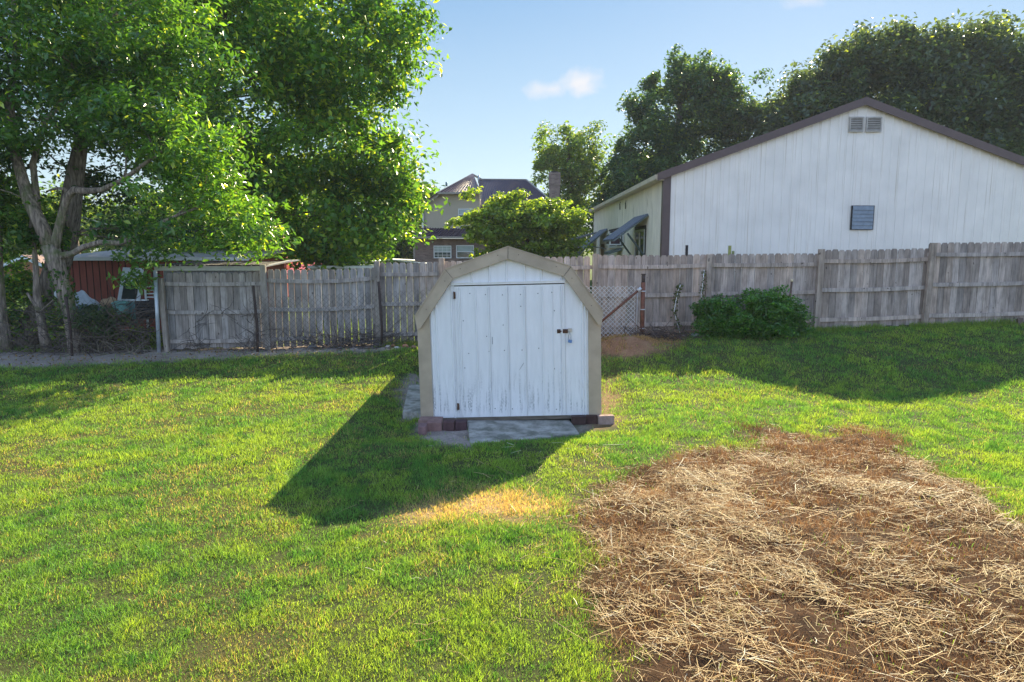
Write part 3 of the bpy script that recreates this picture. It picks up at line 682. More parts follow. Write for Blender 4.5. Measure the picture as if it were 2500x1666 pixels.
# ================================================================== big metal building
def metal_building():
    m_wall = surf('white_steel_sheet', (.86, .79, .72), .45, var=.10, vs=1.2, stain=(.50, .40, .28), stain_lo=.57, stain_hi=.74, stain_s=1, stain_st=(15, 15, .22), bump=.15, bs=3)
    m_side = surf('cream_steel_sheet', (.76, .70, .60), .5, var=.15, vs=2, stretch=(1, 3, .5), stain=(.35, .30, .2), stain_lo=.6, stain_hi=.8, stain_s=1.5, stain_st=(1, 3, .6))
    m_br = surf('brown_steel_trim', (.105, .066, .062), .5, var=.15, vs=3)
    m_gut = surf('cream_gutter', (.55, .45, .33), .5, var=.2, vs=2)
    m_vent = surf('weathered_louver', (.46, .42, .38), .7, var=.25, vs=8)
    m_slat = surf('grey_blue_louver', (.22, .26, .31), .6, var=.2, vs=8)
    m_dk = surf('black_frame', (.02, .02, .022), .6, var=.1)
    m_glass = surf('dark_glass', (.015, .025, .03), .08, var=.1, spec=.8)
    m_wf = surf('white_vinyl', (.72, .74, .74), .4, var=.06)
    m_awn = surf('blue_steel_awning', (.09, .09, .12), .4, .1, var=.2, vs=5)
    m_strut = surf('grey_green_steel', (.12, .16, .17), .5, .3, var=.2)
    x0, xr, x1, ya, yb, ze, zr = 4.49, 10.18, 15.87, 20.5, 37.8, 4.50, 6.55
    B = thing('metal_building', (xr, (ya+yb)/2, .3), 'large white steel building with brown trimmed gable roof behind the fence', 'building')
    top = lambda x: ze+(zr-ze)*(1-abs(x-xr)/(xr-x0))
    m = MB(); m.prism([(x0, ya, 0), (x1, ya, 0), (x1, ya, ze), (xr, ya, zr), (x0, ya, ze)], (0, .1, 0))
    x = x0+.33; k = 0
    while x < x1-.1:
        w = .022 if k % 3 else .034
        m.prism([(x-w, ya, 0), (x-w*.4, ya-.013, 0), (x+w*.4, ya-.013, 0), (x+w, ya, 0)], (0, 0, top(x)-.02)); x += .262+rng.uniform(-.006, .006); k += 1
    m.build('front_wall', m_wall, B)
    m = MB(); m.box((x0, ya+.1, 0), (x0+.1, yb, ze))
    y = ya+.25
    while y < yb:
        m.prism([(x0, y-.045, 0), (x0-.03, y-.02, 0), (x0-.03, y+.02, 0), (x0, y+.045, 0)], (0, 0, ze)); y += .2
    m.build('side_wall', m_side, B)
    m = MB(); m.box((x1-.1, ya+.1, 0), (x1, yb, ze)); m.prism([(x0+.1, yb-.1, 0), (x1-.1, yb-.1, 0), (x1-.1, yb-.1, ze), (xr, yb-.1, zr-.02), (x0+.1, yb-.1, ze)], (0, .1, 0)); m.build('back_wall', m_wall, B)
    m = MB(); sl_ = (zr-ze)/(xr-x0)
    for s in (-1, 1):
        xe = xr+s*(xr-x0+.22); z_e = zr-sl_*(xr-x0+.22)
        m.prism([(xr, ya-.12, zr+.02), (xe, ya-.12, z_e+.02), (xe, ya-.12, z_e+.10), (xr, ya-.12, zr+.10)], (0, yb-ya+.3, 0))
    m.build('roof', m_br, B)
    m = MB()
    for s in (-1, 1):
        xe = xr+s*(xr-x0+.24); z_e = zr-sl_*(xr-x0+.24)
        m.prism([(xr, ya-.16, zr-.11), (xe, ya-.16, z_e-.11), (xe, ya-.16, z_e+.115), (xr, ya-.16, zr+.115)], (0, .036+.002*s, 0))
    m.build('rake_trim', m_br, B)
    m = MB(); m.box((x0-.015, ya-.045, 0), (x0+.175, ya-.024, ze-.03)); m.box((x0-.05, ya-.045, 0), (x0-.0155, ya+.17, ze-.05)); m.build('corner_trim', m_br, B)
    m = MB(); m.box((x0-.30, ya-.12, ze-.15), (x0-.18, yb+.1, ze-.015)); m.box((x0-.26, ya-.1, ze-.18), (x0-.04, yb, ze-.152)); m.build('gutter', m_gut, B)
    for ua, ub in ((2073, 2105), (2114, 2149)):
        p = P(ua, 286.5, ya); q = P(ub, 323, ya); m = MB(); t = .035
        m.box((p.x, ya-.07, q.z), (p.x+t, ya-.025, p.z)); m.box((q.x-t, ya-.07, q.z), (q.x, ya-.025, p.z)); m.box((p.x+t, ya-.07, q.z), (q.x-t, ya-.025, q.z+t)); m.box((p.x+t, ya-.07, p.z-t), (q.x-t, ya-.025, p.z))
        for k in range(7):
            z = q.z+t+(k+.5)*(p.z-q.z-2*t)/7; m.cbox(((p.x+q.x)/2, ya-.045, z), (q.x-p.x-2*t-.004, .045, .012), rot=(rad(40), 0, 0))
        m.box((p.x+t+.002, ya-.030, q.z+t+.002), (q.x-t-.002, ya-.026, p.z-t-.002), 1)
        m.build('gable_vent', [m_vent, surf('vent_shadow_board', (.10, .09, .085), .9)], B)
    p = P(2079, 504, ya); q = P(2128, 560, ya); m = MB()
    m.box((p.x-.02, ya-.05, q.z-.02), (q.x+.02, ya-.024, p.z+.02), 1)
    for k in range(6):
        z = q.z+(k+.5)*(p.z-q.z)/6; m.cbox(((p.x+q.x)/2, ya-.065, z), (q.x-p.x-.03, .016, (p.z-q.z)/6+.01), rot=(rad(-9), 0, 0))
    m.build('wall_shutter', [m_slat, m_dk], B)
    # awnings
    def awning(A, C, nr_):   # A: wall edge near/far (y0,y1,z), C: outer edge (x,z)
        y0, y1, za = A; xc, zc = C
        m = MB(); N = nr_*4
        d = Vector((xc-x0, 0, zc-za)).normalized(); nn = Vector((-d.z, 0, d.x)); nn = nn if nn.z > 0 else -nn
        vs = []; prof_ = [0, .03, .03, 0]
        for k in range(N+1):
            y = y0+(y1-y0)*k/N; h = prof_[k % 4]
            for (px, pz) in ((x0-.05, za), (xc, zc)):
                vs.append(Vector((px, y, pz))+nn*h)
        nv = len(vs); vs += [v-nn*.012 for v in vs]
        fs = []
        for k in range(N):
            fs.append((2*k, 2*k+1, 2*k+3, 2*k+2)); fs.append((nv+2*k, nv+2*k+2, nv+2*k+3, nv+2*k+1))
        m.add(vs, fs); m.bar(Vector((x0-.05, y0+.02, za-.03)), Vector((xc+.05, y0+.02, zc-.03)), .03, .05, 1); m.bar(Vector((x0-.05, y1-.02, za-.03)), Vector((xc+.05, y1-.02, zc-.03)), .03, .05, 1); m.bar(Vector((xc+.03, y0, zc-.03)), Vector((xc+.03, y1, zc-.03)), .03, .04, 1)
        aw = m.build('awning', [m_awn, m_strut], B)
        return aw
    aw = awning((22.6, 25.2, 3.46), (3.3, 2.64), 9)
    for pa, pb in (((3.79, 22.65, 2.84), (4.47, 23.0, 2.05)), ((3.80, 25.1, 2.84), (4.47, 25.4, 2.0))):
        m = MB(); m.bar(pa, pb, .05, .05); m.build('strut', m_strut, aw)
    aw = awning((32.2, 35.0, 3.28), (3.35, 2.40), 8)
    m = MB(); m.bar((3.6, 32.3, 2.5), (4.45, 32.5, 2.35), .04); m.build('strut', m_strut, aw)
    # window near the corner
    X = x0-.035
    w_ = MB(); w_.box((X-.03, 22.95, 3.02), (X, 24.95, 3.12)); w_.box((X-.03, 22.95, 1.7), (X, 23.03, 3.02)); w_.box((X-.03, 24.87, 1.7), (X, 24.95, 3.02)); w_.box((X-.02, 23.03, 1.7), (X-.01, 24.87, 3.02), 1)
    wi = w_.build('window', [m_dk, m_glass], B)
    m = MB()
    for y in (23.05, 23.93, 24.80): m.box((X-.045, y, 1.7), (X-.021, y+.07, 2.92))
    m.box((X-.046, 23.05, 2.92), (X-.021, 24.87, 3.0)); m.build('frame', m_wf, wi)
    # second window with an air conditioner
    w_ = MB(); w_.box((X-.03, 27.4, 3.15), (X, 31.6, 3.22)); w_.box((X-.02, 27.5, 2.45), (X-.01, 31.4, 3.15), 1); wi = w_.build('window', [m_dk, m_glass], B)
    m = MB(); m.box((X-.05, 27.4, 2.40), (X-.021, 31.5, 2.47)); m.box((X-.05, 27.4, 2.48), (X-.021, 27.5, 3.14)); m.box((X-.05, 31.4, 2.48), (X-.021, 31.5, 3.14)); m.box((X-.048, 29.2, 2.48), (X-.021, 29.3, 3.14)); m.build('frame', m_wf, wi)
    m = MB(); m.box((X-.50, 28.0, 2.5), (X-.03, 28.9, 2.98)); m.box((X-.506, 28.05, 2.55), (X-.5005, 28.85, 2.93), 1); m.box((X-.45, 27.995, 2.55), (X-.08, 27.9995, 2.90), 2); m.build('air_conditioner', [m_wf, m_dk, surf('maroon_grille', (.09, .05, .06), .7)], B, bevel=.01)
    m = MB(); m.prism([(X-.02, 27.8, 2.38), (X-.55, 27.8, 2.22), (X-.55, 27.8, 2.12), (X-.02, 27.8, 2.30)], (0, 1.4, 0)); m.build('shelf', m_strut, B)
    m = MB(); m.box((X-.03, 33.2, .3), (X, 34.3, 2.6)); m.build('side_door', surf('brown_door', (.20, .15, .10), .7, var=.3), B)
    for (yy, zz) in ((28.5, 4.25), (27.1, 4.2)):
        m = MB(); m.tube([(X-.01, yy, zz), (X-.04, yy-.05, zz-.08), (X-.02, yy+.03, zz-.3)], .02, 6); m.build('cable_stub', m_dk, B)
    # lean-to at the far end
    T = thing('lean_to', (3.4, 37.5, .3), 'small cream lean to with grey roof at the far end of the steel building', 'lean-to')
    m = MB(); a = P(1363, 597, 36.5); b = P(1455, 571, 36.5)
    m.prism([(a.x, 36.2, a.z), (b.x, 36.2, b.z), (b.x, 36.2, b.z+.09), (a.x, 36.2, a.z+.09)], (0, 2.6, 0)); m.build('roof', surf('grey_roof_sheet', (.16, .17, .18), .6, var=.2), T)
    m = MB(); c = P(1369, 600, 36.8); d = P(1403, 600, 36.8); m.box((c.x, 36.6, .1), (d.x, 38.6, a.z+.16)); m.build('wall', surf('cream_board', (.50, .42, .30), .7, var=.15), T)
    m = MB(); c = P(1410, 600, 36.5); m.box((c.x, 36.4, .1), (c.x+.12, 36.52, a.z+.3)); m.bar((c.x+.06, 36.46, 2.0), (c.x+.8, 36.46, 2.9), .07); m.build('post', m_strut, T)
metal_building()
# ================================================================== house
def house():
    YH = 42.0
    def rib(name, c, rough=.4): return surf(name, c, rough, .15, var=.15, vs=3)
    m_roof = rib('maroon_steel_roof', (.075, .045, .075)); m_sid = surf('tan_siding', (.46, .40, .30), .6, var=.08, vs=1)
    m_trim = surf('taupe_trim', (.30, .27, .24), .5, var=.1); m_wf = surf('white_window_frame', (.75, .77, .78), .4, var=.05)
    m_gl = surf('house_glass', (.05, .08, .09), .06, var=.2, spec=.9)
    m_bl = surf('window_blind', (.42, .50, .48), .6, var=.1)
    m_bk, n, out = new_mat('brown_brick'); b = n.nodes.new('ShaderNodeBsdfPrincipled'); lk(n, b.outputs[0], out.inputs[0])
    t = n.nodes.new('ShaderNodeTexCoord'); sx = n.nodes.new('ShaderNodeSeparateXYZ'); lk(n, t.outputs['Object'], sx.inputs[0]); cb = n.nodes.new('ShaderNodeCombineXYZ')
    ad = n.nodes.new('ShaderNodeMath'); ad.operation = 'ADD'; lk(n, sx.outputs[0], ad.inputs[0]); lk(n, sx.outputs[1], ad.inputs[1]); lk(n, ad.outputs[0], cb.inputs[0]); lk(n, sx.outputs[2], cb.inputs[1])
    br = n.nodes.new('ShaderNodeTexBrick'); lk(n, cb.outputs[0], br.inputs[0]); br.inputs['Scale'].default_value = 1; br.inputs['Brick Width'].default_value = .22; br.inputs['Row Height'].default_value = .075; br.inputs['Mortar Size'].default_value = .010
    br.inputs['Color1'].default_value = (.16, .09, .075, 1); br.inputs['Color2'].default_value = (.27, .18, .15, 1); br.inputs['Mortar'].default_value = (.22, .19, .17, 1); br.inputs['Bias'].default_value = .1
    lk(n, mix(n, 1, br.outputs[0], ramp(n, noise(n, 3), [(.3, .75), (.7, 1.15)]), 'MULTIPLY'), b.inputs[0]); b.inputs['Roughness'].default_value = .9
    H = thing('brick_house', Vector((-1.5, YH+3, .2)), 'two storey brick and tan siding house with dark maroon metal roof', 'house')
    q = lambda u, v, Y=YH: P(u, v, Y)
    # lower storey
    a = q(1008, 583); r = q(1345, 583)
    m = MB(); m.box((a.x+.12, YH, 0), (r.x, YH+9, a.z)); m.build('lower_wall', m_bk, H)
    m = MB(); m.box((a.x+.01, YH-.02, 0), (a.x+.115, YH+.3, a.z)); m.build('corner_board', m_trim, H)
    # upper storey wall with clipped gable
    x0 = q(1031, 556, YH+.9).x; x1 = q(1172, 556, YH+.9).x; zb = q(1031, 560, YH+.9).z; ze = q(1022, 507, YH+.9).z; zt = q(1071, 473, YH+.9).z; xt = q(1071, 473, YH+.9).x
    m = MB(); Y1 = YH+.9
    m.prism([(x0, Y1, zb-.4), (x1, Y1, zb-.4), (x1, Y1, zt), (xt, Y1, zt), (x0, Y1, ze)], (0, 7, 0))
    z = zb-.3
    while z < zt-.12:      # lapped boards
        xl = x0 if z < ze-.1 else x0+(z+.12-ze)/(zt-ze)*(xt-x0)
        m.prism([(xl, Y1-.022, z), (xl, Y1-.004, z+.118), (xl, Y1-.0005, z+.118), (xl, Y1-.0005, z)], (x1-xl, 0, 0)); z += .12
    m.build('upper_wall', m_sid, H)
    x2 = q(1340, 556, YH+1.6).x
    m = MB(); m.box((x1, YH+1.6, zb-.4), (x2, YH+8, q(1200, 500, YH+1.6).z)); m.build('upper_wall', m_sid, H)
    # roofs with standing ribs
    def roof(name, quad, nrib, th=.08, k0=0, k1=1):
        A, B_, C, D_ = [Vector(p) for p in quad]     # A-B eave, D-C ridge
        m = MB(); nn = (B_-A).cross(D_-A).normalized(); nn = nn if nn.z > 0 else -nn
        m.prism([A, B_, C, D_], -nn*th)
        for i in range(nrib):
            t = (i+.5)/nrib; m.bar(A.lerp(B_, t)+nn*.02, D_.lerp(C, t)+nn*.02, .035, .05, up=nn)
        return m.build(name, m_roof, H)
    # pent roof over the lower storey
    roof('pent_roof', (q(1006, 578, YH-.5), (q(1345, 578, YH-.5)), q(1350, 555, YH+1.6), q(1030, 556, YH+.95)), 50)
    m = MB(); m.bar(q(1005, 580, YH-.52), q(1345, 580, YH-.52), .1, .12); m.build('gutter', m_trim, H)
    # jerkinhead over the gable
    ap = q(1153, 426, YH+4)
    roof('hip_roof', (q(1069, 471, YH+.5), q(1175, 470, YH+.5), ap+Vector((.06, 0, 0)), ap), 12)
    m = MB(); e0 = q(1022, 507, YH+.6); e1 = q(1070, 472, YH+.6)
    m.prism([e0, e1, e1+Vector((0, 0, -.18)), e0+Vector((0, 0, -.18))], (0, .05, 0)); m.bar(q(1069, 472, YH+.45), q(1175, 471, YH+.45), .1, .12); m.bar(q(1174, 471, YH+.5), q(1174, 486, YH+.5), .1, .1)
    m.build('rake_trim', m_trim, H)
    m = MB(); m.prism([e0+Vector((-.05, -.1, .0)), e0+Vector((-.05, 9, 0)), Vector((ap.x, YH+9.5, ap.z)), ap, e1+Vector((0, -.1, .02))], (0, 0, .06)); m.build('side_roof', m_roof, H)
    roof('main_roof', (q(1173, 506, YH+1.2), q(1362, 506, YH+1.2), q(1282, 440, YH+5), q(1168, 439, YH+5)), 32)
    m = MB(); m.prism([q(1282, 440, YH+5), q(1362, 506, YH+1.2), q(1362, 506, YH+1.2)+Vector((0, 8, 0)), q(1282, 440, YH+5)+Vector((0, 1, 0))], (0, 0, -.08)); m.prism([q(1168, 439, YH+5), q(1282, 440, YH+5), q(1282, 440, YH+5)+Vector((0, 5, -3)), q(1168, 439, YH+5)+Vector((0, 5, -3))], (0, 0, -.08)); m.build('back_roof', m_roof, H)
    m = MB(); m.bar(q(1166, 438.5, YH+5), q(1284, 439.5, YH+5), .12, .1); m.bar(ap, q(1178, 440, YH+4.6), .1, .1); m.bar(ap, q(1070, 470, YH+.5), .08, .08); m.bar(q(1284, 439.5, YH+5), q(1362, 505, YH+1.2), .12, .1); m.build('ridge_cap', m_trim, H)
    # chimney
    c0 = q(1340, 424, YH+1); c1 = q(1367, 424, YH+1)
    m = MB(); m.box((c0.x+.03, YH+.4, 0), (c1.x-.03, YH+1.2, c0.z-.15)); m.box((c0.x, YH+.36, c0.z-.75), (c1.x, YH+1.24, c0.z)); m.box((c0.x+.12, YH+.5, c0.z+.001), (c1.x-.12, YH+1.1, c0.z+.09), 1)
    m.build('chimney', [m_bk, surf('sooty_cap', (.04, .035, .035), .9)], H)
    # vents, mast
    m = MB(); p = q(1169, 448, YH+2); m.tube([p, p+Vector((0, 0, .5))], .055, 8); m.build('roof_vent', surf('vent_pipe', (.5, .52, .55), .4, .6), H)
    m = MB(); p = q(1090, 455, YH+2.2); m.tube([p, p+Vector((0, 0, .25))], .07, 8); m.build('roof_vent', surf('vent_pipe_dark', (.10, .2, .22), .5, .3), H)
    m = MB(); p = q(1036, 493, YH+1); m.tube([p-Vector((0, 0, .2)), p+Vector((0, 0, .75))], .03, 6); m.build('antenna_mast', surf('black_mast', (.02, .02, .02), .5), H)
    m = MB(); m.tube([q(1023, 511, YH+.55), q(1030, 516, YH+.8), q(1036, 522, YH+.84), q(1037, 556, YH+.84)], .05, 8); m.build('downspout', m_trim, H)
    m = MB(); m.box((x0-.02, Y1-.05, zb-.1), (x0+.1, Y1-.023, ze-.1)); m.build('corner_board', m_wf, H)
    # windows
    def win(u0, v0, u1, v1, Y, grid, hidden=False):
        A = q(u0, v1, Y); B_ = q(u1, v0, Y); f = .06
        m = MB(); m.box((A.x, Y-.07, A.z), (B_.x, Y-.024, A.z+f)); m.box((A.x, Y-.07, B_.z-f), (B_.x, Y-.024, B_.z)); m.box((A.x, Y-.07, A.z+f), (A.x+f, Y-.024, B_.z-f)); m.box((B_.x-f, Y-.07, A.z+f), (B_.x, Y-.024, B_.z-f))
        zm = (A.z+B_.z)/2; m.box((A.x+f, Y-.068, zm-.025), (B_.x-f, Y-.028, zm+.025))
        W = m.build('window', m_wf, H)
        m = MB(); m.box((A.x+f, Y-.034, A.z+f), (B_.x-f, Y-.0275, B_.z-f)); m.box((A.x+f+.02, Y-.044, zm+.025), (B_.x-f-.02, Y-.0345, B_.z-f), 1); m.build('pane', [m_gl, m_bl], W)
        if grid:
            m = MB()
            for k in (1, 2, 3):
                x = A.x+(B_.x-A.x)*k/4; m.box((x-.012, Y-.056, A.z+f), (x+.012, Y-.0445, B_.z-f))
            for z_ in ((A.z+zm)/2, (B_.z+zm)/2): m.box((A.x+f, Y-.0565, z_-.012), (B_.x-f, Y-.045, z_+.012))
            m.build('muntin', m_wf, W)
    win(1059, 600, 1102, 631, YH, True); win(1114, 599, 1157, 631, YH, False); win(1119, 510, 1156, 540, Y1, False)
house()
# ================================================================== things behind the left of the fence
def left_yard():
    m_red = surf('red_plank', (.26, .055, .035), .7, var=.3, vs=3, stretch=(4, 4, .7)); m_gap = surf('plank_gap', (.04, .012, .01), .9)
    m_rf = surf('pale_roofing', (.42, .36, .34), .8, var=.3, vs=3); m_wh = surf('white_board', (.62, .68, .70), .55, var=.12)
    # red shed
    Y = 19.2
    a = P(150, 634, Y); b = P(600, 634, Y)
    S = thing('red_shed', (a.x/2+b.x/2, Y+1.5, .1), 'red plank shed with a pale low roof behind the tree trunks', 'shed')
    m = MB(); m.box((a.x, Y, 0), (b.x, Y+3.2, a.z))
    x = a.x+.1
    while x < b.x: m.box((x, Y-.008, 0), (x+.022, Y-.0005, a.z), 1); x += .185
    m.build('wall', [m_red, m_gap], S)
    m = MB(); m.prism([(a.x-.2, Y-.3, a.z+.0), (b.x+.2, Y-.3, a.z+.0), (b.x+.2, Y-.3, a.z+.05), (a.x-.2, Y-.3, a.z+.05)], (0, 3.7, .25)); m.build('roof', m_rf, S)
    m = MB(); m.bar((a.x-.2, Y-.33, a.z+.02), (b.x+.2, Y-.33, a.z+.02), .05, .09); m.build('roof_edge', m_wh, S)
    # red barn further off
    Y = 34
    a = P(545, 660, Y); b = P(700, 660, Y); z = P(600, 616, Y).z
    S = thing('red_barn', ((a.x+b.x)/2, Y+3, .1), 'bright red barn with a white edged roof seen over the left fence', 'barn')
    m = MB(); m.box((a.x, Y, 0), (b.x, Y+6, z-.35))
    for k in range(14): m.box((a.x+.1+k*.2, Y-.03, 0), (a.x+.16+k*.2, Y-.0005, z-.4))
    m.build('wall', surf('red_steel', (.42, .06, .05), .5, var=.2), S)
    m = MB(); m.prism([(a.x-.2, Y-.3, z-.45), (b.x+.3, Y-.3, z+.05), (b.x+.3, Y-.3, z+.12), (a.x-.2, Y-.3, z-.38)], (0, 6.8, 0)); m.build('roof', m_wh, S)
    a2 = P(600, 600, Y+6); b2 = P(690, 600, Y+6); m = MB(); m.prism([(a2.x, Y+6.3, 0), (b2.x, Y+6.3, 0), (b2.x, Y+6.3, 3.0), ((a2.x+b2.x)/2, Y+6.3, 4.2), (a2.x, Y+6.3, 3.0)], (0, 4, 0)); m.build('upper_gable', surf('dull_red_steel', (.25, .05, .04), .6, var=.2), S)
    a = P(705, 640, 31); b = P(790, 640, 31); z0 = P(740, 665, 31).z; z1 = P(740, 628, 33.8).z
    S = thing('pink_roofed_outbuilding', ((a.x+b.x)/2, 32, 0), 'low outbuilding with sunlit pink red roof under the drooping leaves', 'outbuilding')
    m = MB(); m.box((a.x, 31, 0), (b.x, 34, z0-.1)); m.build('wall', m_red, S)
    m = MB(); m.prism([(a.x-.2, 30.7, z0-.1), (b.x+.2, 30.7, z0-.1), (b.x+.2, 34, z1), (a.x+.1, 34, z1)], (0, 0, .06)); m.build('roof', surf('pink_red_roof', (.62, .12, .12), .45, var=.15), S)
    a = P(750, 650, 22); b = P(912, 650, 22); z1 = P(800, 648, 22).z
    S = thing('low_white_roof', ((a.x+b.x)/2, 23, 0), 'long low shelter with a pale flat roof just above the gapped pickets', 'shelter')
    m = MB(); m.box((a.x, 22, z1-.10), (b.x, 24, z1-.02)); m.build('roof', m_wh, S)
    m = MB(); m.box((a.x+.1, 22.1, 0), (b.x-.1, 23.9, z1-.101)); m.build('wall', surf('grey_tin', (.3, .34, .36), .5, var=.2), S)
    # curved top rail of a pool or pen
    S = thing('pipe_railing', P(930, 660, 24)*Vector((1, 1, 0)), 'thin pale pipe railing curving in front of the brick house', 'railing')
    m = MB(); m.tube([P(810, 644, 22.5), P(870, 643, 23), P(925, 637, 24), P(960, 634, 26), P(1012, 636, 30)], .03, 8); m.tube([P(927, 631, 24), P(965, 636, 24), P(1010, 641, 24), P(1050, 645, 24)], .025, 8); m.build('rail', m_pole, S)
    for u in (931, 965, 1000):
        p = P(u, 633 if u < 940 else 640, 24); m = MB(); m.tube([(p.x, 24, 0), (p.x, 24, p.z)], .03, 8); m.build('post', surf('dark_post', (.08, .1, .11), .6), S)
    # lean-to behind the first fence bay
    Y = 15.5
    S = thing('garden_lean_to', (P(510, 660, Y).x, Y+.6, .1), 'low lean to with a cream gutter and corrugated panels behind the leftmost pickets', 'lean-to')
    a = P(380, 656, 15.2); b = P(645, 655, 15.2)
    m = MB(); m.box((a.x, 15.14, a.z-.045), (b.x, 15.24, a.z+.045)); m.box((a.x, 15.12, a.z+.03), (b.x, 15.139, a.z+.05)); m.build('gutter', surf('cream_gutter_paint', (.46, .45, .38), .5, var=.15, vs=3), S)
    m = MB(); x = a.x+.12
    while x < b.x-.05: m.tube([(x, 15.32, .2), (x, 15.32, a.z-.05)], .014, 5, cap=False); x += .035
    m.box((a.x+.1, 15.335, .15), (b.x, 15.345, a.z-.05)); m.build('corrugated_panel', surf('clear_corrugated', (.40, .42, .44), .4, var=.2), S)
    m = MB(); m.prism([(a.x, 15.2, a.z+.052), (b.x, 15.2, a.z+.052), (b.x, 16.9, a.z+.10), (a.x, 16.9, a.z+.10)], (0, 0, .03)); m.build('roof', surf('dark_leaf_littered_roof', (.07, .06, .055), .9, var=.6, vs=8, bump=1, stain=(.5, .46, .42), stain_lo=.58, stain_hi=.62, stain_s=14), S)
    c = P(645, 651, 15.3); d = P(709, 636, 15.9)
    m = MB()
    for k in range(3): m.bar((c.x-.1+k*.02, 15.3+k*.16, c.z-.02+k*.01), (d.x+k*.02, 15.9+k*.2, d.z), .15, .02)
    m.build('roof_sheet', surf('milky_roof_sheet', (.72, .66, .60), .4, var=.12), S)
    # storm door
    Y = 18.4; q = [P(300, 653, Y+.35), P(350, 655, Y+.35), P(341, 735, Y-.2), P(286, 735, Y-.2)]
    S = thing('storm_door', (q[3]+q[2])/2, 'white storm door with dark glass leaning on the red shed', 'door')
    n_ = (q[1]-q[0]).cross(q[3]-q[0]).normalized()*.04
    def quadp(s0, s1, t0, t1, off=0):
        f = lambda s, t: q[0].lerp(q[1], s).lerp(q[3].lerp(q[2], s), t)+n_*off
        return [f(s0, t0), f(s1, t0), f(s1, t1), f(s0, t1)]
    m = MB()
    for z_ in ((0, 1, 0, .42), (0, 1, .95, 1), (0, .16, .42, .95), (.84, 1, .42, .95)): m.prism(quadp(*z_), n_)
    m.build('door_frame', m_wh, S)
    m = MB(); m.prism(quadp(.16, .84, .42, .95, .3), n_*.3); m.build('glass', surf('door_glass', (.03, .045, .045), .1, spec=.8), S)
    h = quadp(.80, .9, .68, .72, -.6); m = MB(); m.tube([h[0], h[3]+Vector((0, 0, -.12))], .018, 6); m.build('handle', surf('black_handle', (.02, .02, .02), .4), S)
    # bins, crate, bag, tarp
    p = P(296, 772, 16.6)
    S = thing('garbage_can', p, 'sea green lidded plastic bin in front of the leaning storm door', 'bin')
    m_gb = surf('sea_green_plastic', (.14, .36, .31), .45, var=.15)
    m = MB(); m.tube([(p.x, p.y, p.z-.1), (p.x, p.y, p.z+.3)], [.15, .18], 16); m.build('bin_body', m_gb, S)
    m = MB(); m.tube([(p.x, p.y, p.z+.3), (p.x, p.y, p.z+.33), (p.x, p.y, p.z+.37)], [.195, .195, .12], 16); m.build('lid', m_gb, S)
    p = P(322, 772, 17.0); m = MB(); m.tube([(p.x, p.y, p.z-.2), (p.x, p.y, p.z+.35)], [.12, .16], 12); setp(m.build('plastic_tub', surf('teal_plastic', (.06, .22, .23), .4), origin=p), 'dark teal plastic tub squeezed between the green bin and the black crate', 'tub')
    p = P(332, 778, 16.3); r = P(377, 735, 16.3); m = MB(); m_bc = surf('black_plastic', (.025, .025, .03), .6)
    S = thing('black_crate', ((p.x+r.x)/2, 16.5, p.z), 'black slatted crate beside the galvanised pole', 'crate')
    m = MB(); m.box((p.x, 16.3, p.z), (p.x+.03, 16.8, r.z)); m.box((r.x-.03, 16.3, p.z), (r.x, 16.8, r.z)); m.box((p.x+.03, 16.77, p.z), (r.x-.03, 16.8, r.z)); m.box((p.x+.03, 16.3, p.z), (r.x-.03, 16.769, p.z+.03))
    for k in range(5): z = p.z+.06+k*(r.z-p.z-.06)/5; m.box((p.x+.031, 16.3, z), (r.x-.031, 16.32, z+.045))
    m.build('crate_body', m_bc, S)
    m = MB(); m.bar((p.x-.05, 16.28, r.z+.02), (r.x-.15, 16.28, r.z+.02), .1, .03); m.build('lid_board', m_wh, S)
    p = P(367, 735, 17.5); m = MB(); z1 = P(367, 700, 17.5).z
    for dx in (-.12, .12): m.box((p.x+dx-.02, 17.5, 0.2), (p.x+dx+.02, 17.54, z1))
    for k in range(6): z = p.z-.1+k*.09; m.box((p.x-.1, 17.505, z), (p.x+.1, 17.535, z+.03))
    setp(m.build('folding_chair', m_wh, origin=(p.x, 17.5, .2)), 'grey white slatted chair back standing left of the pole', 'chair')
    p = P(262, 740, 16.9); m = MB(); m.rock(p, (.17, .15, .12), rng); m.rock(p+Vector((.08, .05, .03)), (.12, .1, .12), rng)
    setp(m.build('bag', surf('tan_cloth', (.45, .30, .18), .8, var=.3), origin=p), 'round tan bag lying left of the sea green bin', 'bag')
    import bmesh
    def tarp(u0, u1, v0, v1, Y, colr, nm, lab, cat):
        a = P(u0, v1, Y); b = P(u1, v0, Y); N = 14; vs = []; fs = []
        for j in range(N+1):
            for i in range(N+1):
                s, t = i/N, j/N; h = math.sin(math.pi*min(1, s*1.1))**.6*(1-abs(t-.5)*1.6) if s < .9 else 0
                vs.append((a.x+(b.x-a.x)*s, Y-.5+t*1.0, a.z-.05+(b.z-a.z)*max(0, h)*(.8+.25*float(vnoise(s*5, t*5, 3)))+.03*math.sin(s*17+t*9)))
        for j in range(N):
            for i in range(N): fs.append((j*(N+1)+i, j*(N+1)+i+1, (j+1)*(N+1)+i+1, (j+1)*(N+1)+i))
        m = MB(); m.add(vs, fs, sm=False); o = m.build(nm, surf(nm+'_cloth', colr, .5, var=.2, bump=.6, bs=6), origin=((a.x+b.x)/2, Y, a.z))
        o.modifiers.new('s', 'SOLIDIFY').thickness = .01; return setp(o, lab, cat)
    tarp(176, 224, 702, 748, 16.6, (.62, .68, .78), 'tarpaulin', 'crumpled white tarpaulin heap right of the front trunk', 'tarpaulin')
    tarp(183, 226, 738, 756, 16.2, (.10, .17, .30), 'folded_tarpaulin', 'blue folded tarpaulin under the white heap', 'tarpaulin')
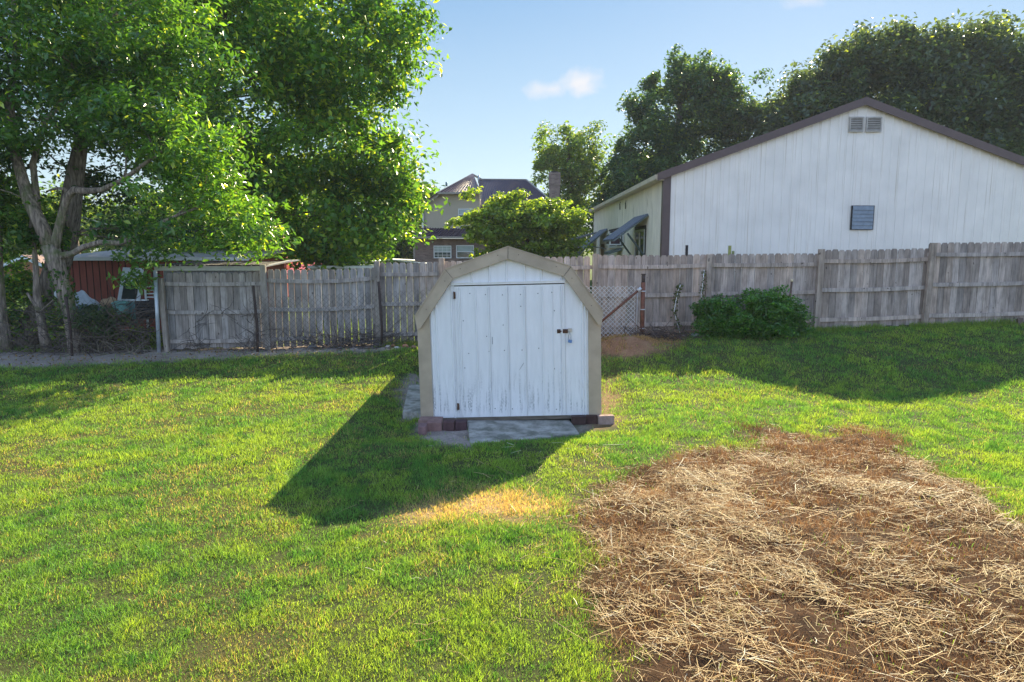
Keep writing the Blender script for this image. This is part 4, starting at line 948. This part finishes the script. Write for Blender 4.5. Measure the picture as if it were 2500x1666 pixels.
    p = P(139, 719, 16.0); m = MB(); m.rock(p, (.06, .05, .1), rng); setp(m.build('plastic_bottle', m_wh, origin=p), 'small white and blue plastic jug behind the front trunk', 'jug')
    # far brick house at the left edge
    Y = 45; a = P(5, 640, Y); b = P(132, 640, Y)
    S = thing('orange_brick_house', ((a.x+b.x)/2, Y+4, 0), 'orange brick house with a low white edged gable at the left edge', 'house')
    m = MB(); zt = P(60, 628, Y).z; ze = P(60, 655, Y).z
    m.prism([(a.x, Y, 0), (b.x, Y, 0), (b.x, Y, ze-.15), ((a.x+b.x)/2, Y, zt-.2), (a.x, Y, ze-.15)], (0, 8, 0)); m.build('wall', surf('orange_brick', (.42, .17, .10), .9, var=.3, vs=6, stretch=(1, 1, 4)), S)
    m = MB(); c = (a.x+b.x)/2
    for s in (-1, 1): e = c+s*(b.x-a.x)/2*1.12; m.prism([(c, Y-.5, zt), (e, Y-.5, ze-.1), (e, Y-.5, ze+.05), (c, Y-.5, zt+.15)], (0, 9, 0))
    m.build('roof', surf('brown_shingle', (.30, .20, .17), .9, var=.3, vs=6), S)
    m = MB()
    for s in (-1, 1): e = c+s*(b.x-a.x)/2*1.13; m.prism([(c, Y-.55, zt-.08), (e, Y-.55, ze-.2), (e, Y-.55, ze-.02), (c, Y-.55, zt+.1)], (0, .04, 0))
    m.build('fascia', m_wh, S)
    # utility pole with wires
    a = P(193, 645, 32); b = P(182, 560, 32)
    S = thing('utility_pole', (a.x, 32, .1), 'weathered utility pole standing behind the red shed roof', 'pole')
    m = MB(); m.tube([(a.x+.1, 32, 0), a, b, b+Vector((-.15, 0, 1.4))], [.13, .12, .11, .1], 10); m.build('shaft', surf('pole_wood', (.24, .19, .15), .9, var=.3, stretch=(6, 6, .5)), S)
    m = MB()
    for dz in (0, .4):
        p0 = b+Vector((0, -.1, .3+dz)); p1 = P(520, 575, 33)+Vector((0, 0, dz)); m.tube([p0.lerp(p1, t)+Vector((0, 0, -.5*math.sin(math.pi*t))) for t in [k/10 for k in range(11)]], .014, 5)
    m.build('wire', surf('cable', (.3, .33, .35), .5), S)
left_yard()
# ------------------------------------------------------------------ small things along the fence
m_st = surf('field_stone', None, .9, var=.35, vs=9, bump=.6, bs=40, attr=True)
for i, (u, v, r, c_, lab) in enumerate(((585, 840, .085, (.30, .24, .18), 'biggest brown boulder at the foot of the leftmost pickets'), (763, 847, .08, (.18, .19, .20), 'dark grey boulder among dead vines below the gapped pickets'),
        (947, 845, .05, (.42, .36, .31), 'pale stone leftmost in the heap by the shed'), (960, 843, .055, (.38, .17, .09), 'orange lump second from left in the heap by the shed'), (969, 847, .045, (.50, .47, .44), 'whitish stone low in the middle of the heap'),
        (974, 838, .05, (.25, .24, .23), 'grey stone on top of the heap'), (990, 844, .065, (.40, .18, .10), 'largest orange lump in the heap by the shed'), (1001, 838, .05, (.30, .25, .2), 'brown stone behind the largest orange lump'),
        (1012, 846, .055, (.36, .20, .13), 'rusty stone rightmost in the heap, nearest the shed'), (1697, 818, .07, (.42, .43, .45), 'round whitish stone at the left edge of the bush'), (1672, 818, .05, (.33, .27, .24), 'small grey stone left of the round whitish one'))):
    p = G(u, v+4); m = MB(); m.rock(p+Vector((0, 0, r*.35)), (r*1.25, r, r*.75), rng, col=c_)
    o = setp(m.build('stone', m_st, origin=p), lab, 'stone', 'stones at the foot of the fence'); 
ords = ('first', 'second', 'third', 'fourth', 'fifth', 'sixth', 'seventh')
for i in range(7):
    x = 2.98+i*.235; z = float(terr(x, 15.02)); 
    m = MB(); m.cbox((x, 15.04, z+.035), (.215, .10, .07), col=wcol((.34, .22, .16), .2), rot=(0, rng.uniform(-.06, .06), rng.uniform(-.1, .1)))
    setp(m.build('brick', m_blk, origin=(x, 15.04, z), bevel=.006), f'tan red brick, {ords[i]} from the left in the row under the pickets', 'brick', 'bricks under the right pickets')
# stakes behind the fence, stake in the bush
for (u, v0, w_, c_, lab, mt) in ((1677, 599, .055, (.03, .03, .035), 'black stake poking above the pickets before the steel building', 0), (1782, 600, .06, (.34, .36, .12), 'taller yellow green stake above the pickets', 0), (1790, 613, .05, (.25, .28, .12), 'shorter green stake right beside the taller one', 0)):
    p = P(u, v0, 15.9); m = MB(); m.box((p.x-w_/2, 15.88, .3), (p.x+w_/2, 15.92, p.z), col=c_); setp(m.build('stake', m_blk, origin=(p.x, 15.9, .3)), lab, 'stake')
a = P(1925, 765, 14.5); b = P(1933, 688, 14.75); m = MB(); m.tube([a-Vector((0, 0, .6)), a, b], .022, 8, col=(.16, .10, .07)); m.tube([b, b+Vector((.0, 0, .05))], .028, 8, col=(.75, .62, .40))
setp(m.build('garden_stake', m_blk, origin=(a.x, a.y, a.z-.6)), 'brown stake with a pale cut top stuck in the bush', 'stake')
a = P(2500, 820, 14.6); m = MB(); m.bar((a.x-.05, 14.6, a.z-.1), (a.x+.02, 14.8, a.z+.35), .1, .1, col=(.14, .10, .08)); setp(m.build('stake', m_blk, origin=(a.x, 14.6, a.z)), 'short dark stump of wood leaning on the rightmost pickets', 'stake')
# twigs, dead vines, brush
m_tw = surf('dead_twig', None, .9, var=.3, vs=20, attr=True)
def twigs(name, n, cx, cy, rx, ry, h, Lr, colr, label, cat, r=.006, lean=.5):
    m = MB()
    for _ in range(n):
        x = cx+rng.gauss(0, .5)*rx; y = cy+rng.gauss(0, .5)*ry; z = float(terr(x, y))+rng.random()**2*h
        a = rng.uniform(0, 6.28); L = rng.uniform(*Lr); p = Vector((x, y, z)); d = Vector((math.cos(a), math.sin(a)*.5, rng.uniform(-.3, 1)*lean)).normalized()
        pts = [p]
        for k in range(4):
            d = (d+Vector([rng.uniform(-.5, .5) for _ in range(3)])).normalized(); pts.append(pts[-1]+d*L/4)
        for q in pts: q.z = max(q.z, float(terr(q.x, q.y))+.004)
        k_ = rng.uniform(.6, 1.4); m.tube(pts, [r*k_, r*k_, r*.8*k_, r*.6*k_, r*.3*k_], 4, col=wcol(colr, .4), cap=False)
    return setp(m.build(name, m_tw, origin=(cx, cy, float(terr(cx, cy)))), label, cat)
twigs('brush_pile', 150, 3.05, 14.3, .75, .35, .16, (.2, .6), (.09, .06, .05), 'pile of dark dead branches right of the rusty corner post', 'brush pile', .008)
twigs('dead_vines', 260, -3.6, 14.85, 1.5, .2, .30, (.3, .8), (.12, .10, .095), 'tangle of dead vines along the foot of the gapped pickets', 'vines', .007)
twigs('dead_vines', 60, -5.7, 14.85, .45, .15, .8, (.3, .8), (.12, .10, .095), 'dead vines climbing round the left fence post', 'vines', .006, 1.5)
twigs('brush_pile', 420, -9.4, 15.6, 1.6, .8, .95, (.4, 1.1), (.11, .085, .07), 'large grey brush heap behind the chain link between trunk and pole', 'brush pile', .009)
twigs('dry_weeds', 45, -8.9, 14.9, 1.2, .15, .05, (.3, .8), (.30, .26, .20), 'pale dry stems standing at the foot of the dark chain link', 'dry weeds', .006, 2.5)
twigs('dead_vines', 30, -7.0, 14.95, .25, .1, .7, (.3, .7), (.13, .11, .10), 'dead clump hanging on the first pickets', 'vines', .006, 1.2)
# ================================================================== trees
def leaf_mesh(name, C, size, N0, cols, mat, parent, ratio=.5, droop=.35, fold=.25):
    """one rhombic folded leaf per row of C; N0: preferred facing"""
    n = len(C)
    nrm = N0+nr.normal(0, .65, (n, 3)); nrm /= np.linalg.norm(nrm, axis=1)[:, None]+1e-9
    d = nr.normal(0, 1, (n, 3)); d[:, 2] -= droop*1.5
    d -= nrm*(d*nrm).sum(1)[:, None]; d /= np.linalg.norm(d, axis=1)[:, None]+1e-9
    s = np.cross(nrm, d); L = (size*(.6+.7*nr.random(n)))[:, None]; Wd = L*ratio*(.8+.4*nr.random((n, 1)))
    V = np.empty((n, 4, 3), np.float32)
    V[:, 0] = C-d*L*.5; V[:, 1] = C+s*Wd*.5+nrm*L*fold*.3+d*L*.05; V[:, 2] = C+d*L*.5-nrm*L*.08; V[:, 3] = C-s*Wd*.5+nrm*L*fold*.3+d*L*.05
    i = (np.arange(n)*4)[:, None]
    Fc = np.concatenate([i+np.array([0, 1, 2]), i+np.array([0, 2, 3])])
    return npmesh(name, V.reshape(-1, 3), Fc, mat, np.repeat(cols, 4, 0), parent=parent)
M_LEAF = leafy('tree_leaf', .52, .36, .5, (1.35, 1.3, .4), 1.4)
M_LEAFG = leafy('glossy_leaf', .46, .28, .7, (1.35, 1.3, .4), 1.4)
def bark(name, c, c2): return surf(name, c, .95, var=.85, vs=1, stretch=(24, 24, 3.5), bump=1.0, bs=1, bstretch=(26, 26, 5), stain=c2, stain_lo=.52, stain_hi=.66, stain_s=2.2, spec=.15)
BK = bark('grey_bark', (.34, .27, .22), (.15, .17, .07)); BK3 = bark('gnarled_bark', (.22, .18, .15), (.09, .09, .05)); BK2 = bark('dark_bark', (.115, .095, .085), (.055, .06, .035))
def crown_points(blobs, nclump, rc, flat=.55, seed=1, shell=.55, hang=0.0, hole=.0):
    """clumps spread through the blobs; each clump is a small layered tuft"""
    r = np.random.default_rng(seed); out = []
    vol = np.array([b[3]*b[4]*b[5]*(b[6] if len(b) > 6 else 1) for b in blobs])**.75; cnt = np.maximum(3, (nclump*vol/vol.sum()).astype(int))
    for b, c in zip(blobs, cnt):
        d = r.normal(0, 1, (c, 3)); d /= np.linalg.norm(d, axis=1)[:, None]
        q = (shell+(1-shell)*r.random(c)**.8)[:, None]*(.86+.22*r.random((c, 1)))
        p = np.array(b[:3])+d*q*np.array(b[3:6]); out.append(np.concatenate([p, d], 1))
    a = np.concatenate(out)
    if hole > 0: a = a[fbm(a[:, 0]+a[:, 1]*.5, a[:, 2]+a[:, 1]*.3, .9, seed+9, 2) > hole]
    return a
def crown(tree, blobs, nclump, nleaf, rc, size, pal, seed=1, flat=.5, mat=None, shell=.5, ratio=.5, droop=.35, zmin=None, hole=.0, sunny=.12, prune=None):
    cp = crown_points(blobs, nclump, rc, seed=seed, shell=shell, hole=hole); r = np.random.default_rng(seed+100)
    if prune is not None: cp = cp[prune(cp[:, 0], cp[:, 1], cp[:, 2])]
    k = len(cp); per = max(4, nleaf//k); idx = np.repeat(np.arange(k), per)
    rcl = rc*(.55+.9*r.random(k))
    g = r.normal(0, 1, (len(idx), 3)); g /= np.linalg.norm(g, axis=1)[:, None]; g *= (r.random(len(idx))**.5)[:, None]
    # layered tufts reach outward and hang at the rim
    C = cp[idx, :3]+g*rcl[idx][:, None]*np.array([1, 1, flat])+cp[idx, 3:]*(g[:, :1]*.35*rcl[idx][:, None])
    C[:, 2] -= (g[:, 0]**2+g[:, 1]**2)*rcl[idx]*.35*droop
    if zmin is not None: C = C[C[:, 2] > zmin]; idx = idx[:len(C)]
    up = np.zeros((len(C), 3)); up[:, 2] = .9; up += g[:len(C)]*.4
    ca, cb, cy = [np.array(q) for q in pal]
    t = np.clip(r.random(k)[idx][:, None]*.9+r.random((len(C), 1))*.4-.15, 0, 1)
    col = lerp(ca, cb, t); y = (r.random(len(C)) < sunny)[:, None]*r.random((len(C), 1)); col = lerp(col, cy, y)
    col = col*(.7+.6*r.random((len(C), 1)))
    leaf_mesh('crown', C, np.full(len(C), size), up, col, mat or M_LEAF, tree, ratio, droop)
    return cp
def limbs(tree, start, cps, n, r0, mat, seed=1, name='limb', seg=6):
    """curved limbs that run from the trunk to the clumps"""
    r = random.Random(seed)
    sel = r.sample(range(len(cps)), min(n, len(cps)))
    for i in sel:
        e = Vector(cps[i][:3]); s = min(start, key=lambda q: abs((e-q[0]).length-1.5) if False else (e-q[0]).length+max(0, q[0].z-e.z)*2); s0, rr = s
        L = (e-s0).length; pts = []
        mid = s0.lerp(e, .45)+Vector((r.uniform(-.1, .1)*L, r.uniform(-.1, .1)*L, .12*L))
        for k in range(8):
            t = k/7; p = s0*(1-t)**2+mid*2*t*(1-t)+e*t*t; pts.append(p+Vector([r.uniform(-.02, .02)*L for _ in range(3)])*(1 if 0 < k else 0))
        ra = min(rr*.75, r0*(.4+.12*L)); m = MB(); m.tube(pts, [max(.008, ra*(1-.88*k/7)) for k in range(8)], seg)
        m.build(name, mat, tree)
def trunk_px(px, Y, radii, dY=None):
    return [P(u, v, Y+(dY[i] if dY else 0)) for i, (u, v) in enumerate(px)], radii
def B(u, v, Y, ru, rv, rY):
    c = P(u, v, Y); s = Y/F
    return (c.x, c.y, c.z, ru*s, rY, rv*s)
LUSH = ((.038, .115, .026), (.14, .29, .045), (.52, .60, .08))
DARK = ((.028, .072, .040), (.075, .140, .055), (.28, .36, .07))
OLIVE = ((.075, .14, .028), (.16, .25, .04), (.42, .44, .08))
# --- front left tree, forked trunk, big glossy leaves
def tree_front():
    Y = 15.5; base = G(185, 862)
    T = thing('shade_tree', base, 'front forked shade tree with grey trunk and big glossy leaves before the red shed', 'tree')
    m = MB(); st = []
    def tb(px, rs, dY=None):
        pts = [P(u, v, Y+(dY[i] if dY else 0)) for i, (u, v) in enumerate(px)]
        m.tube(pts, rs, 14, wob=.08, rng=rng); st.extend(zip(pts, rs))
    tb([(186, 868), (183, 840), (176, 790), (165, 740), (150, 690), (136, 640), (122, 600)], [.19, .155, .145, .15, .16, .175, .18])
    tb([(126, 610), (98, 545), (70, 490), (56, 440), (44, 400), (30, 350), (24, 250), (40, 120), (30, -40)], [.16, .15, .13, .12, .11, .10, .09, .07, .04], [0, 0, 0, .1, .2, .3, .6, 1, 1])
    tb([(130, 625), (138, 580), (150, 530), (164, 480), (182, 464), (215, 467), (250, 464), (300, 440), (380, 380)], [.11, .10, .09, .085, .08, .07, .06, .05, .03], [0, 0, 0, 0, -.05, -.2, -.4, -.8, -1.4])
    tb([(150, 625), (176, 620), (205, 603), (245, 592), (295, 594), (345, 575), (385, 548), (425, 530), (500, 500)], [.08, .07, .065, .06, .055, .05, .045, .035, .02], [0, 0, -.1, -.2, -.3, -.4, -.6, -.8, -1.2])
    tb([(165, 480), (160, 462), (140, 460), (118, 466)], [.045, .04, .03, .02])
    tb([(92, 530), (88, 470), (80, 400), (110, 300), (200, 180), (260, 60)], [.08, .075, .07, .06, .05, .03], [0, .2, .3, .3, 0, -.4])
    m.build('trunk', BK, T)
    bl = [B(60, 120, 15.3, 300, 170, 2.6), B(-180, 250, 15.5, 230, 170, 2.4), B(330, 110, 14.8, 230, 150, 2.0), B(200, 320, 14.6, 250, 95, 1.7), B(420, 300, 14.2, 170, 85, 1.4),
          B(430, 420, 13.9, 185, 75, 1.3), B(560, 500, 13.8, 130, 48, .9), B(440, 545, 14.0, 170, 45, .9), B(600, 560, 14.0, 90, 34, .6), B(470, 598, 14.6, 150, 30, .6), B(330, 612, 14.9, 60, 24, .4), B(345, 668, 15.0, 24, 34, .25), B(620, 598, 14.6, 80, 26, .5), B(560, 515, 15.3, 110, 50, .9), B(630, 545, 15.6, 85, 36, .8), B(-60, 420, 15.3, 120, 100, 1.6), B(0, 350, 14.9, 160, 60, 1.2), B(30, 560, 15.9, 80, 60, .7), B(130, -150, 15.5, 380, 160, 3.0)]
    cp = crown(T, bl, 600, 50000, .62, .155, LUSH, seed=5, flat=.45, mat=M_LEAFG, shell=.35, ratio=.40, droop=.5, sunny=.10, hole=.34, prune=lambda x, y, z: ~((z < 4.6) & (x < -8.2) & (z > 2.75) & (x > -11.2)))
    limbs(T, [(a, b) for a, b in st if a.z > 2.6], cp, 46, .05, BK, 3)
    # ivy leaves on the trunk
    n = 900; i = nr.integers(0, 6, n); tt = nr.random(n)
    pts = np.array([tuple(q[0]) for q in st[:7]]); c = pts[i]*(1-tt)[:, None]+pts[i+1]*tt[:, None]; k = (c[:, 2] > .75) & (c[:, 2] < 1.9); c = c[k]; a = nr.random(len(c))*6.28
    nn = np.stack([np.cos(a), np.sin(a), 0*a], 1); c = c+nn*(.19+.05*nr.random((len(c), 1)))
    leaf_mesh('ivy', c, np.full(len(c), .07), nn, lerp(np.array([.03, .09, .02]), np.array([.08, .18, .03]), nr.random((len(c), 1))), M_LEAF, T, .8)
tree_front()
# --- neighbours of the front tree
def trunk_tree(label, px, Y, rs, blobs, nclump, nleaf, bk, seed, name='shade_tree', rc=.6, size=.14, pal=LUSH, nl=14, dY=None, group=None, zlimb=2.5, **k):
    pts = [P(u, v, Y+(dY[i] if dY else 0)) for i, (u, v) in enumerate(px)]
    base = Vector(pts[0]); g = float(terr(base.x, base.y)); pts[0] = Vector((base.x, base.y, min(g-.05, base.z))); base.z = g
    T = thing(name, base, label, 'tree', group); m = MB(); m.tube(pts, rs, 14, wob=.12, rng=rng); m.build('trunk', bk, T)
    if blobs:
        cp = crown(T, blobs, nclump, nleaf, rc, size, pal, seed=seed, **k)
        limbs(T, [(a, b) for a, b in zip(pts, rs) if a.z > zlimb], cp, nl, .05, bk, seed)
    return T
trunk_tree('old gnarled tree with the thickest dark trunk, leaning right behind the forked one', [(40, 862), (62, 825), (92, 770), (118, 715), (140, 650), (160, 580), (172, 510), (182, 440), (200, 330), (210, 200)], 16.6, [.42, .33, .28, .27, .27, .27, .24, .2, .15, .08],
    [B(200, 250, 17.2, 330, 180, 2.4), B(-20, 470, 17, 130, 110, 1.2), B(260, 480, 17.6, 120, 60, .9), B(330, 560, 17.9, 130, 40, .7), B(440, 590, 17.9, 110, 34, .7)], 170, 16000, BK3, 21, rc=.75, pal=DARK, nl=16, hole=.30)
trunk_tree('tree at the left edge of the picture with a plain grey trunk', [(4, 868), (0, 820), (-8, 740), (-14, 650), (-16, 560), (-30, 430), (-50, 250)], 15.9, [.26, .21, .18, .17, .16, .13, .08],
    [B(-120, 520, 15.6, 130, 90, 1.2), B(-10, 500, 16.0, 60, 70, .7), B(0, 640, 16.3, 40, 50, .4)], 45, 4500, BK, 22, rc=.5, nl=8)
trunk_tree('thin crooked young tree growing between the gnarled trunk and the forked trunk', [(116, 862), (106, 815), (98, 770), (90, 720), (88, 660), (84, 610), (76, 560), (84, 480)], 15.7, [.125, .10, .085, .08, .06, .055, .05, .03],
    [B(90, 560, 15.7, 50, 60, .5)], 14, 1400, BK, 23, rc=.35, nl=5)
m = MB(); a, b = P(66, 715, 15.6), P(100, 765, 15.65); m.tube([a, a.lerp(b, .5), b], [.03, .04, .05], 8); a, b = P(100, 760, 15.6), P(135, 728, 15.4); m.tube([a, b], [.022, .012], 6)
setp(m.build('broken_branch', BK, origin=P(100, 765, 15.65)), 'broken grey branch propped against the thin crooked tree', 'branch')
# --- the big maple behind the red shed: fills the upper left
trunk_tree('huge spreading maple whose drooping crown fills the sky left of the house', [(490, 700), (490, 650), (486, 600), (482, 550), (488, 480), (500, 380), (520, 250), (540, 80), (560, -100)], 25.0, [.5, .34, .3, .28, .25, .22, .18, .14, .08],
    [B(640, 590, 22.5, 130, 48, 1.4), B(540, 612, 22.0, 110, 34, 1.3), B(760, 600, 22.3, 110, 34, 1.3), B(860, 618, 22.3, 90, 38, 1.3), B(560, 150, 24.7, 320, 230, 4.3), B(800, 100, 23.9, 190, 190, 3.5), B(820, 330, 23.4, 150, 150, 3.0), B(760, 500, 23.1, 190, 110, 2.7), B(900, 500, 23.7, 120, 85, 2.2), B(560, 420, 23.9, 220, 130, 3.0), B(690, 600, 23.4, 110, 34, 1.3), B(820, 600, 23.4, 90, 40, 1.3),
     B(480, 590, 23.7, 130, 34, 1.2), B(930, 80, 24.2, 90, 110, 2.2), B(1010, 40, 24.5, 38, 22, 0.7), B(960, 215, 23.9, 40, 25, 0.7), B(995, 150, 23.9, 24, 14, 0.4), B(965, 470, 23.9, 65, 50, 1.2), B(915, 390, 23.7, 85, 85, 1.9), B(985, 430, 23.9, 45, 22, 0.7), B(350, -60, 24.7, 320, 160, 4.0), B(640, -160, 24.7, 420, 160, 4.6)], 1150, 104000, BK2, 31, rc=.88, size=.215, pal=LUSH, nl=70, dY=[0, 0, 0, 0, 0, 0, 0, 0, 0], flat=.62, shell=.45, ratio=.55, droop=.9, sunny=.2, hole=.33)
# --- house tree
trunk_tree('low spreading tree with light leaves in front of the brick house', [(1290, 640), (1285, 610), (1290, 580), (1275, 550), (1262, 520)], 31, [.12, .1, .09, .07, .04],
    [B(1275, 545, 31, 130, 42, 2.2), B(1240, 510, 31, 70, 34, 1.4), B(1330, 520, 31, 75, 34, 1.4), B(1165, 540, 31, 45, 26, .9), B(1185, 575, 31, 70, 22, 1.0), B(1385, 545, 31, 45, 30, .8), B(1410, 527, 31, 34, 14, .5), B(1150, 475, 31, 26, 9, .3), B(1265, 478, 31, 14, 12, .3), B(1300, 590, 31, 120, 34, 1.6), B(1250, 620, 31, 110, 22, 1.4), B(1350, 600, 31, 70, 40, 1.2), B(1110, 545, 31, 12, 5, .2)], 430, 22000, BK2, 41, name='small_tree', rc=.46, size=.21, pal=((.09, .16, .030), (.20, .30, .045), (.50, .56, .12)), nl=26, flat=.38, shell=.3, ratio=.55, sunny=.3, zlimb=1.5, hole=.33)
# --- right background
trunk_tree('tall airy light green tree rising right behind the chimney', [(1395, 640), (1395, 560), (1393, 480), (1390, 400), (1385, 330)], 52, [.35, .3, .24, .18, .08],
    [B(1390, 400, 52, 75, 60, 3.0), B(1345, 350, 52, 40, 45, 1.6), B(1440, 360, 52, 45, 50, 1.8), B(1350, 440, 52, 55, 50, 2), B(1385, 325, 52, 24, 24, 1), B(1455, 322, 52, 16, 22, .8), B(1430, 480, 52, 70, 70, 2.4), B(1370, 520, 52, 80, 60, 2.4), B(1430, 585, 50, 60, 40, 2), B(1330, 400, 52, 24, 30, 1)], 330, 20000, BK2, 51, name='background_tree', rc=.8, size=.28, pal=OLIVE, nl=26, flat=.8, shell=.3, ratio=.5, sunny=.14, hole=.36)
trunk_tree('dark rounded tree between the light green tree and the huge right mound', [(1640, 560), (1642, 480), (1650, 380), (1660, 280), (1670, 190)], 50, [.45, .4, .32, .22, .1],
    [B(1680, 290, 50, 150, 105, 4.0), B(1600, 380, 50, 100, 110, 3.5), B(1750, 230, 50, 60, 60, 2.2), B(1680, 190, 50, 70, 50, 2.4), B(1790, 290, 50, 60, 95, 2.4), B(1560, 260, 50, 32, 32, 1.4), B(1540, 480, 50, 60, 80, 3), B(1850, 205, 50, 26, 22, 1), B(1860, 290, 50, 50, 50, 2), B(1655, 150, 50, 26, 26, 1), B(1605, 215, 50, 35, 32, 1.2), B(1700, 420, 50, 120, 90, 3), B(1560, 440, 50, 100, 90, 3), B(1500, 520, 50, 80, 60, 2.6)], 820, 70000, BK2, 52, name='background_tree', rc=.9, size=.30, pal=DARK, nl=40, flat=.75, shell=.4, ratio=.5, sunny=.14, hole=.36)
trunk_tree('huge dense mound shaped tree behind the steel building roof', [(2250, 500), (2250, 420), (2260, 330), (2270, 220)], 47, [.7, .6, .45, .2],
    [B(2230, 300, 47, 320, 200, 6), B(2000, 300, 47, 120, 110, 4), B(2180, 150, 46, 150, 70, 4), B(2360, 140, 46, 130, 60, 4), B(1930, 380, 47, 90, 90, 3), B(2480, 250, 47, 160, 140, 5), B(1900, 300, 47, 50, 60, 2), B(2400, 75, 47, 50, 24, 1.5), B(2060, 160, 47, 80, 50, 2), B(1960, 215, 47, 60, 40, 1.6), B(2100, 120, 47, 60, 30, 1.5), B(2600, 200, 47, 120, 110, 4), B(1840, 400, 48, 50, 60, 2)], 1500, 110000, BK2, 53, name='background_tree', rc=1.1, size=.34, pal=((.050, .082, .058), (.090, .130, .078), (.36, .42, .09)), nl=30, flat=.8, shell=.45, ratio=.55, sunny=.07)
# --- left background
trunk_tree('bushy golden green tree just left of the brick house', [(1015, 620), (1015, 560), (1018, 500)], 56, [.3, .25, .1],
    [B(1035, 478, 56, 34, 26, 2), B(1000, 500, 56, 45, 45, 2.4), B(960, 540, 54, 60, 70, 3), B(1000, 570, 53, 60, 50, 3), B(985, 620, 52, 60, 34, 2.5)], 230, 13000, BK2, 61, name='background_tree', rc=1.0, size=.42, pal=((.035, .085, .02), (.10, .19, .03), (.34, .34, .05)), nl=10, flat=.8, shell=.4, sunny=.22)
for i, (u, v, Yt, ru, rv, lab, pl) in enumerate(((-60, 520, 62, 150, 150, 'far tree at the left edge above the orange brick house', LUSH), (150, 540, 58, 130, 110, 'far bright tree behind the utility pole', OLIVE), (360, 545, 55, 120, 100, 'far bright tree above the middle of the red shed roof', OLIVE), (560, 520, 60, 130, 120, 'far tree behind the red barn', LUSH), (760, 540, 60, 130, 110, 'far dark tree beyond the pink roof', DARK), (900, 585, 58, 80, 70, 'far dark tree beyond the pipe railing', DARK))):
    trunk_tree(lab, [(u, 640), (u+4, 560), (u, v-20)], Yt, [.35, .28, .1], [B(u, v, Yt, ru, rv*.8, 4), B(u-ru*.5, v+40, Yt, ru*.6, rv*.6, 3), B(u+ru*.5, v+30, Yt, ru*.6, rv*.6, 3)], 150, 9000, BK2, 70+i, name='background_tree', rc=1.2, size=.46, pal=pl, nl=8, flat=.8, shell=.4, sunny=.2)
# --- bushes
def bush(name, label, blobs, nclump, nleaf, rc, size, pal, seed, stems=10, cat='bush', **k):
    c = blobs[0]; base = Vector((c[0], c[1], float(terr(c[0], c[1])))); T = thing(name, base, label, cat)
    cp = crown(T, blobs, nclump, nleaf, rc, size, pal, seed=seed, zmin=base.z+.0, **k)
    m = MB(); r = random.Random(seed)
    for i in r.sample(range(len(cp)), min(stems, len(cp))):
        e = Vector(cp[i][:3]); s = base+Vector((r.uniform(-.3, .3)*blobs[0][3], r.uniform(-.1, .1), -.05)); m.tube([s, s.lerp(e, .5)+Vector((0, 0, .05)), e], [.018, .012, .005], 5)
    m.build('stem', BK2, T)
bush('evergreen_bush', 'rounded dark green bush growing against the right side of the fence', [B(1838, 775, 14.45, 112, 58, .55), B(1875, 745, 14.5, 62, 45, .45), B(1780, 790, 14.5, 70, 45, .45), B(1925, 785, 14.5, 42, 50, .35), B(1760, 750, 14.6, 36, 28, .3), B(1715, 752, 14.6, 28, 26, .25), B(1722, 800, 14.5, 36, 34, .3), B(1850, 810, 14.3, 100, 34, .4)], 330, 36000, .19, .062, ((.04, .12, .025), (.09, .23, .035), (.22, .40, .06)), 81, ratio=.5, mat=M_LEAFG, shell=.55, sunny=.12)
bush('wild_shrub', 'leafy shrub by the tree at the left edge with orange bricks behind', [B(70, 740, 16.6, 75, 60, .6), B(45, 690, 16.9, 55, 45, .5), B(150, 790, 16.4, 45, 50, .4), B(30, 790, 16.4, 30, 45, .3)], 90, 4200, .3, .12, LUSH, 82, ratio=.6, sunny=.3, cat='shrub')
bush('ivy_thicket', 'low dark ivy thicket over the brush heap before the green bin', [B(235, 790, 15.3, 55, 36, .35), B(280, 770, 15.4, 30, 20, .25), B(215, 760, 15.4, 22, 18, .2)], 60, 3000, .2, .08, DARK, 83, ratio=.7, sunny=.05, cat='ivy')
bush('hedge_growth', 'rank green growth between brush heap and leftmost pickets', [B(345, 820, 17.2, 60, 22, .5), B(300, 830, 17.0, 40, 18, .4)], 40, 2600, .22, .10, OLIVE, 84, ratio=.4, sunny=.4, cat='weeds')
# vine on the fence between the rusty post and the bush
T = thing('climbing_vine', P(1655, 815, 14.98), 'thin climbing vine with few leaves on the pickets left of the bush', 'vine')
m = MB(); p1 = [P(u, v, 14.95) for u, v in ((1662, 820), (1652, 785), (1646, 760), (1650, 735), (1655, 712), (1662, 694))]; m.tube(p1, [.008]*6, 5); p2 = [P(u, v, 14.93) for u, v in ((1716, 760), (1712, 720), (1716, 690), (1719, 660))]; m.tube(p2, [.007]*4, 5); m.build('stem', m_tw, T)
pp = np.array([tuple(q) for q in p1+p2]); n = 260; i = nr.integers(0, len(pp)-1, n); i = np.where(i == 5, 4, i); tt = nr.random((n, 1)); c = pp[i]*(1-tt)+pp[i+1]*tt+nr.normal(0, .035, (n, 3))*np.array([1, .3, 1])
leaf_mesh('foliage', c, np.full(n, .06), np.tile([0, -1., .3], (n, 1)), lerp(np.array([.05, .07, .03]), np.array([.12, .14, .05]), nr.random((n, 1))), M_LEAF, T, .6)

# ------------------------------------------------------------------ the air
hz, n, out = new_mat('haze_air'); vp = n.nodes.new('ShaderNodeVolumePrincipled'); vp.inputs['Color'].default_value = (.80, .88, 1.0, 1); vp.inputs['Density'].default_value = .0005; vp.inputs['Anisotropy'].default_value = .1
lk(n, vp.outputs[0], out.inputs['Volume'])
m = MB(); m.box((-75, -12, -4), (75, 80, 24)); o = m.build('haze', hz); o['kind'] = 'stuff'
SC.cycles.volume_bounces = 0
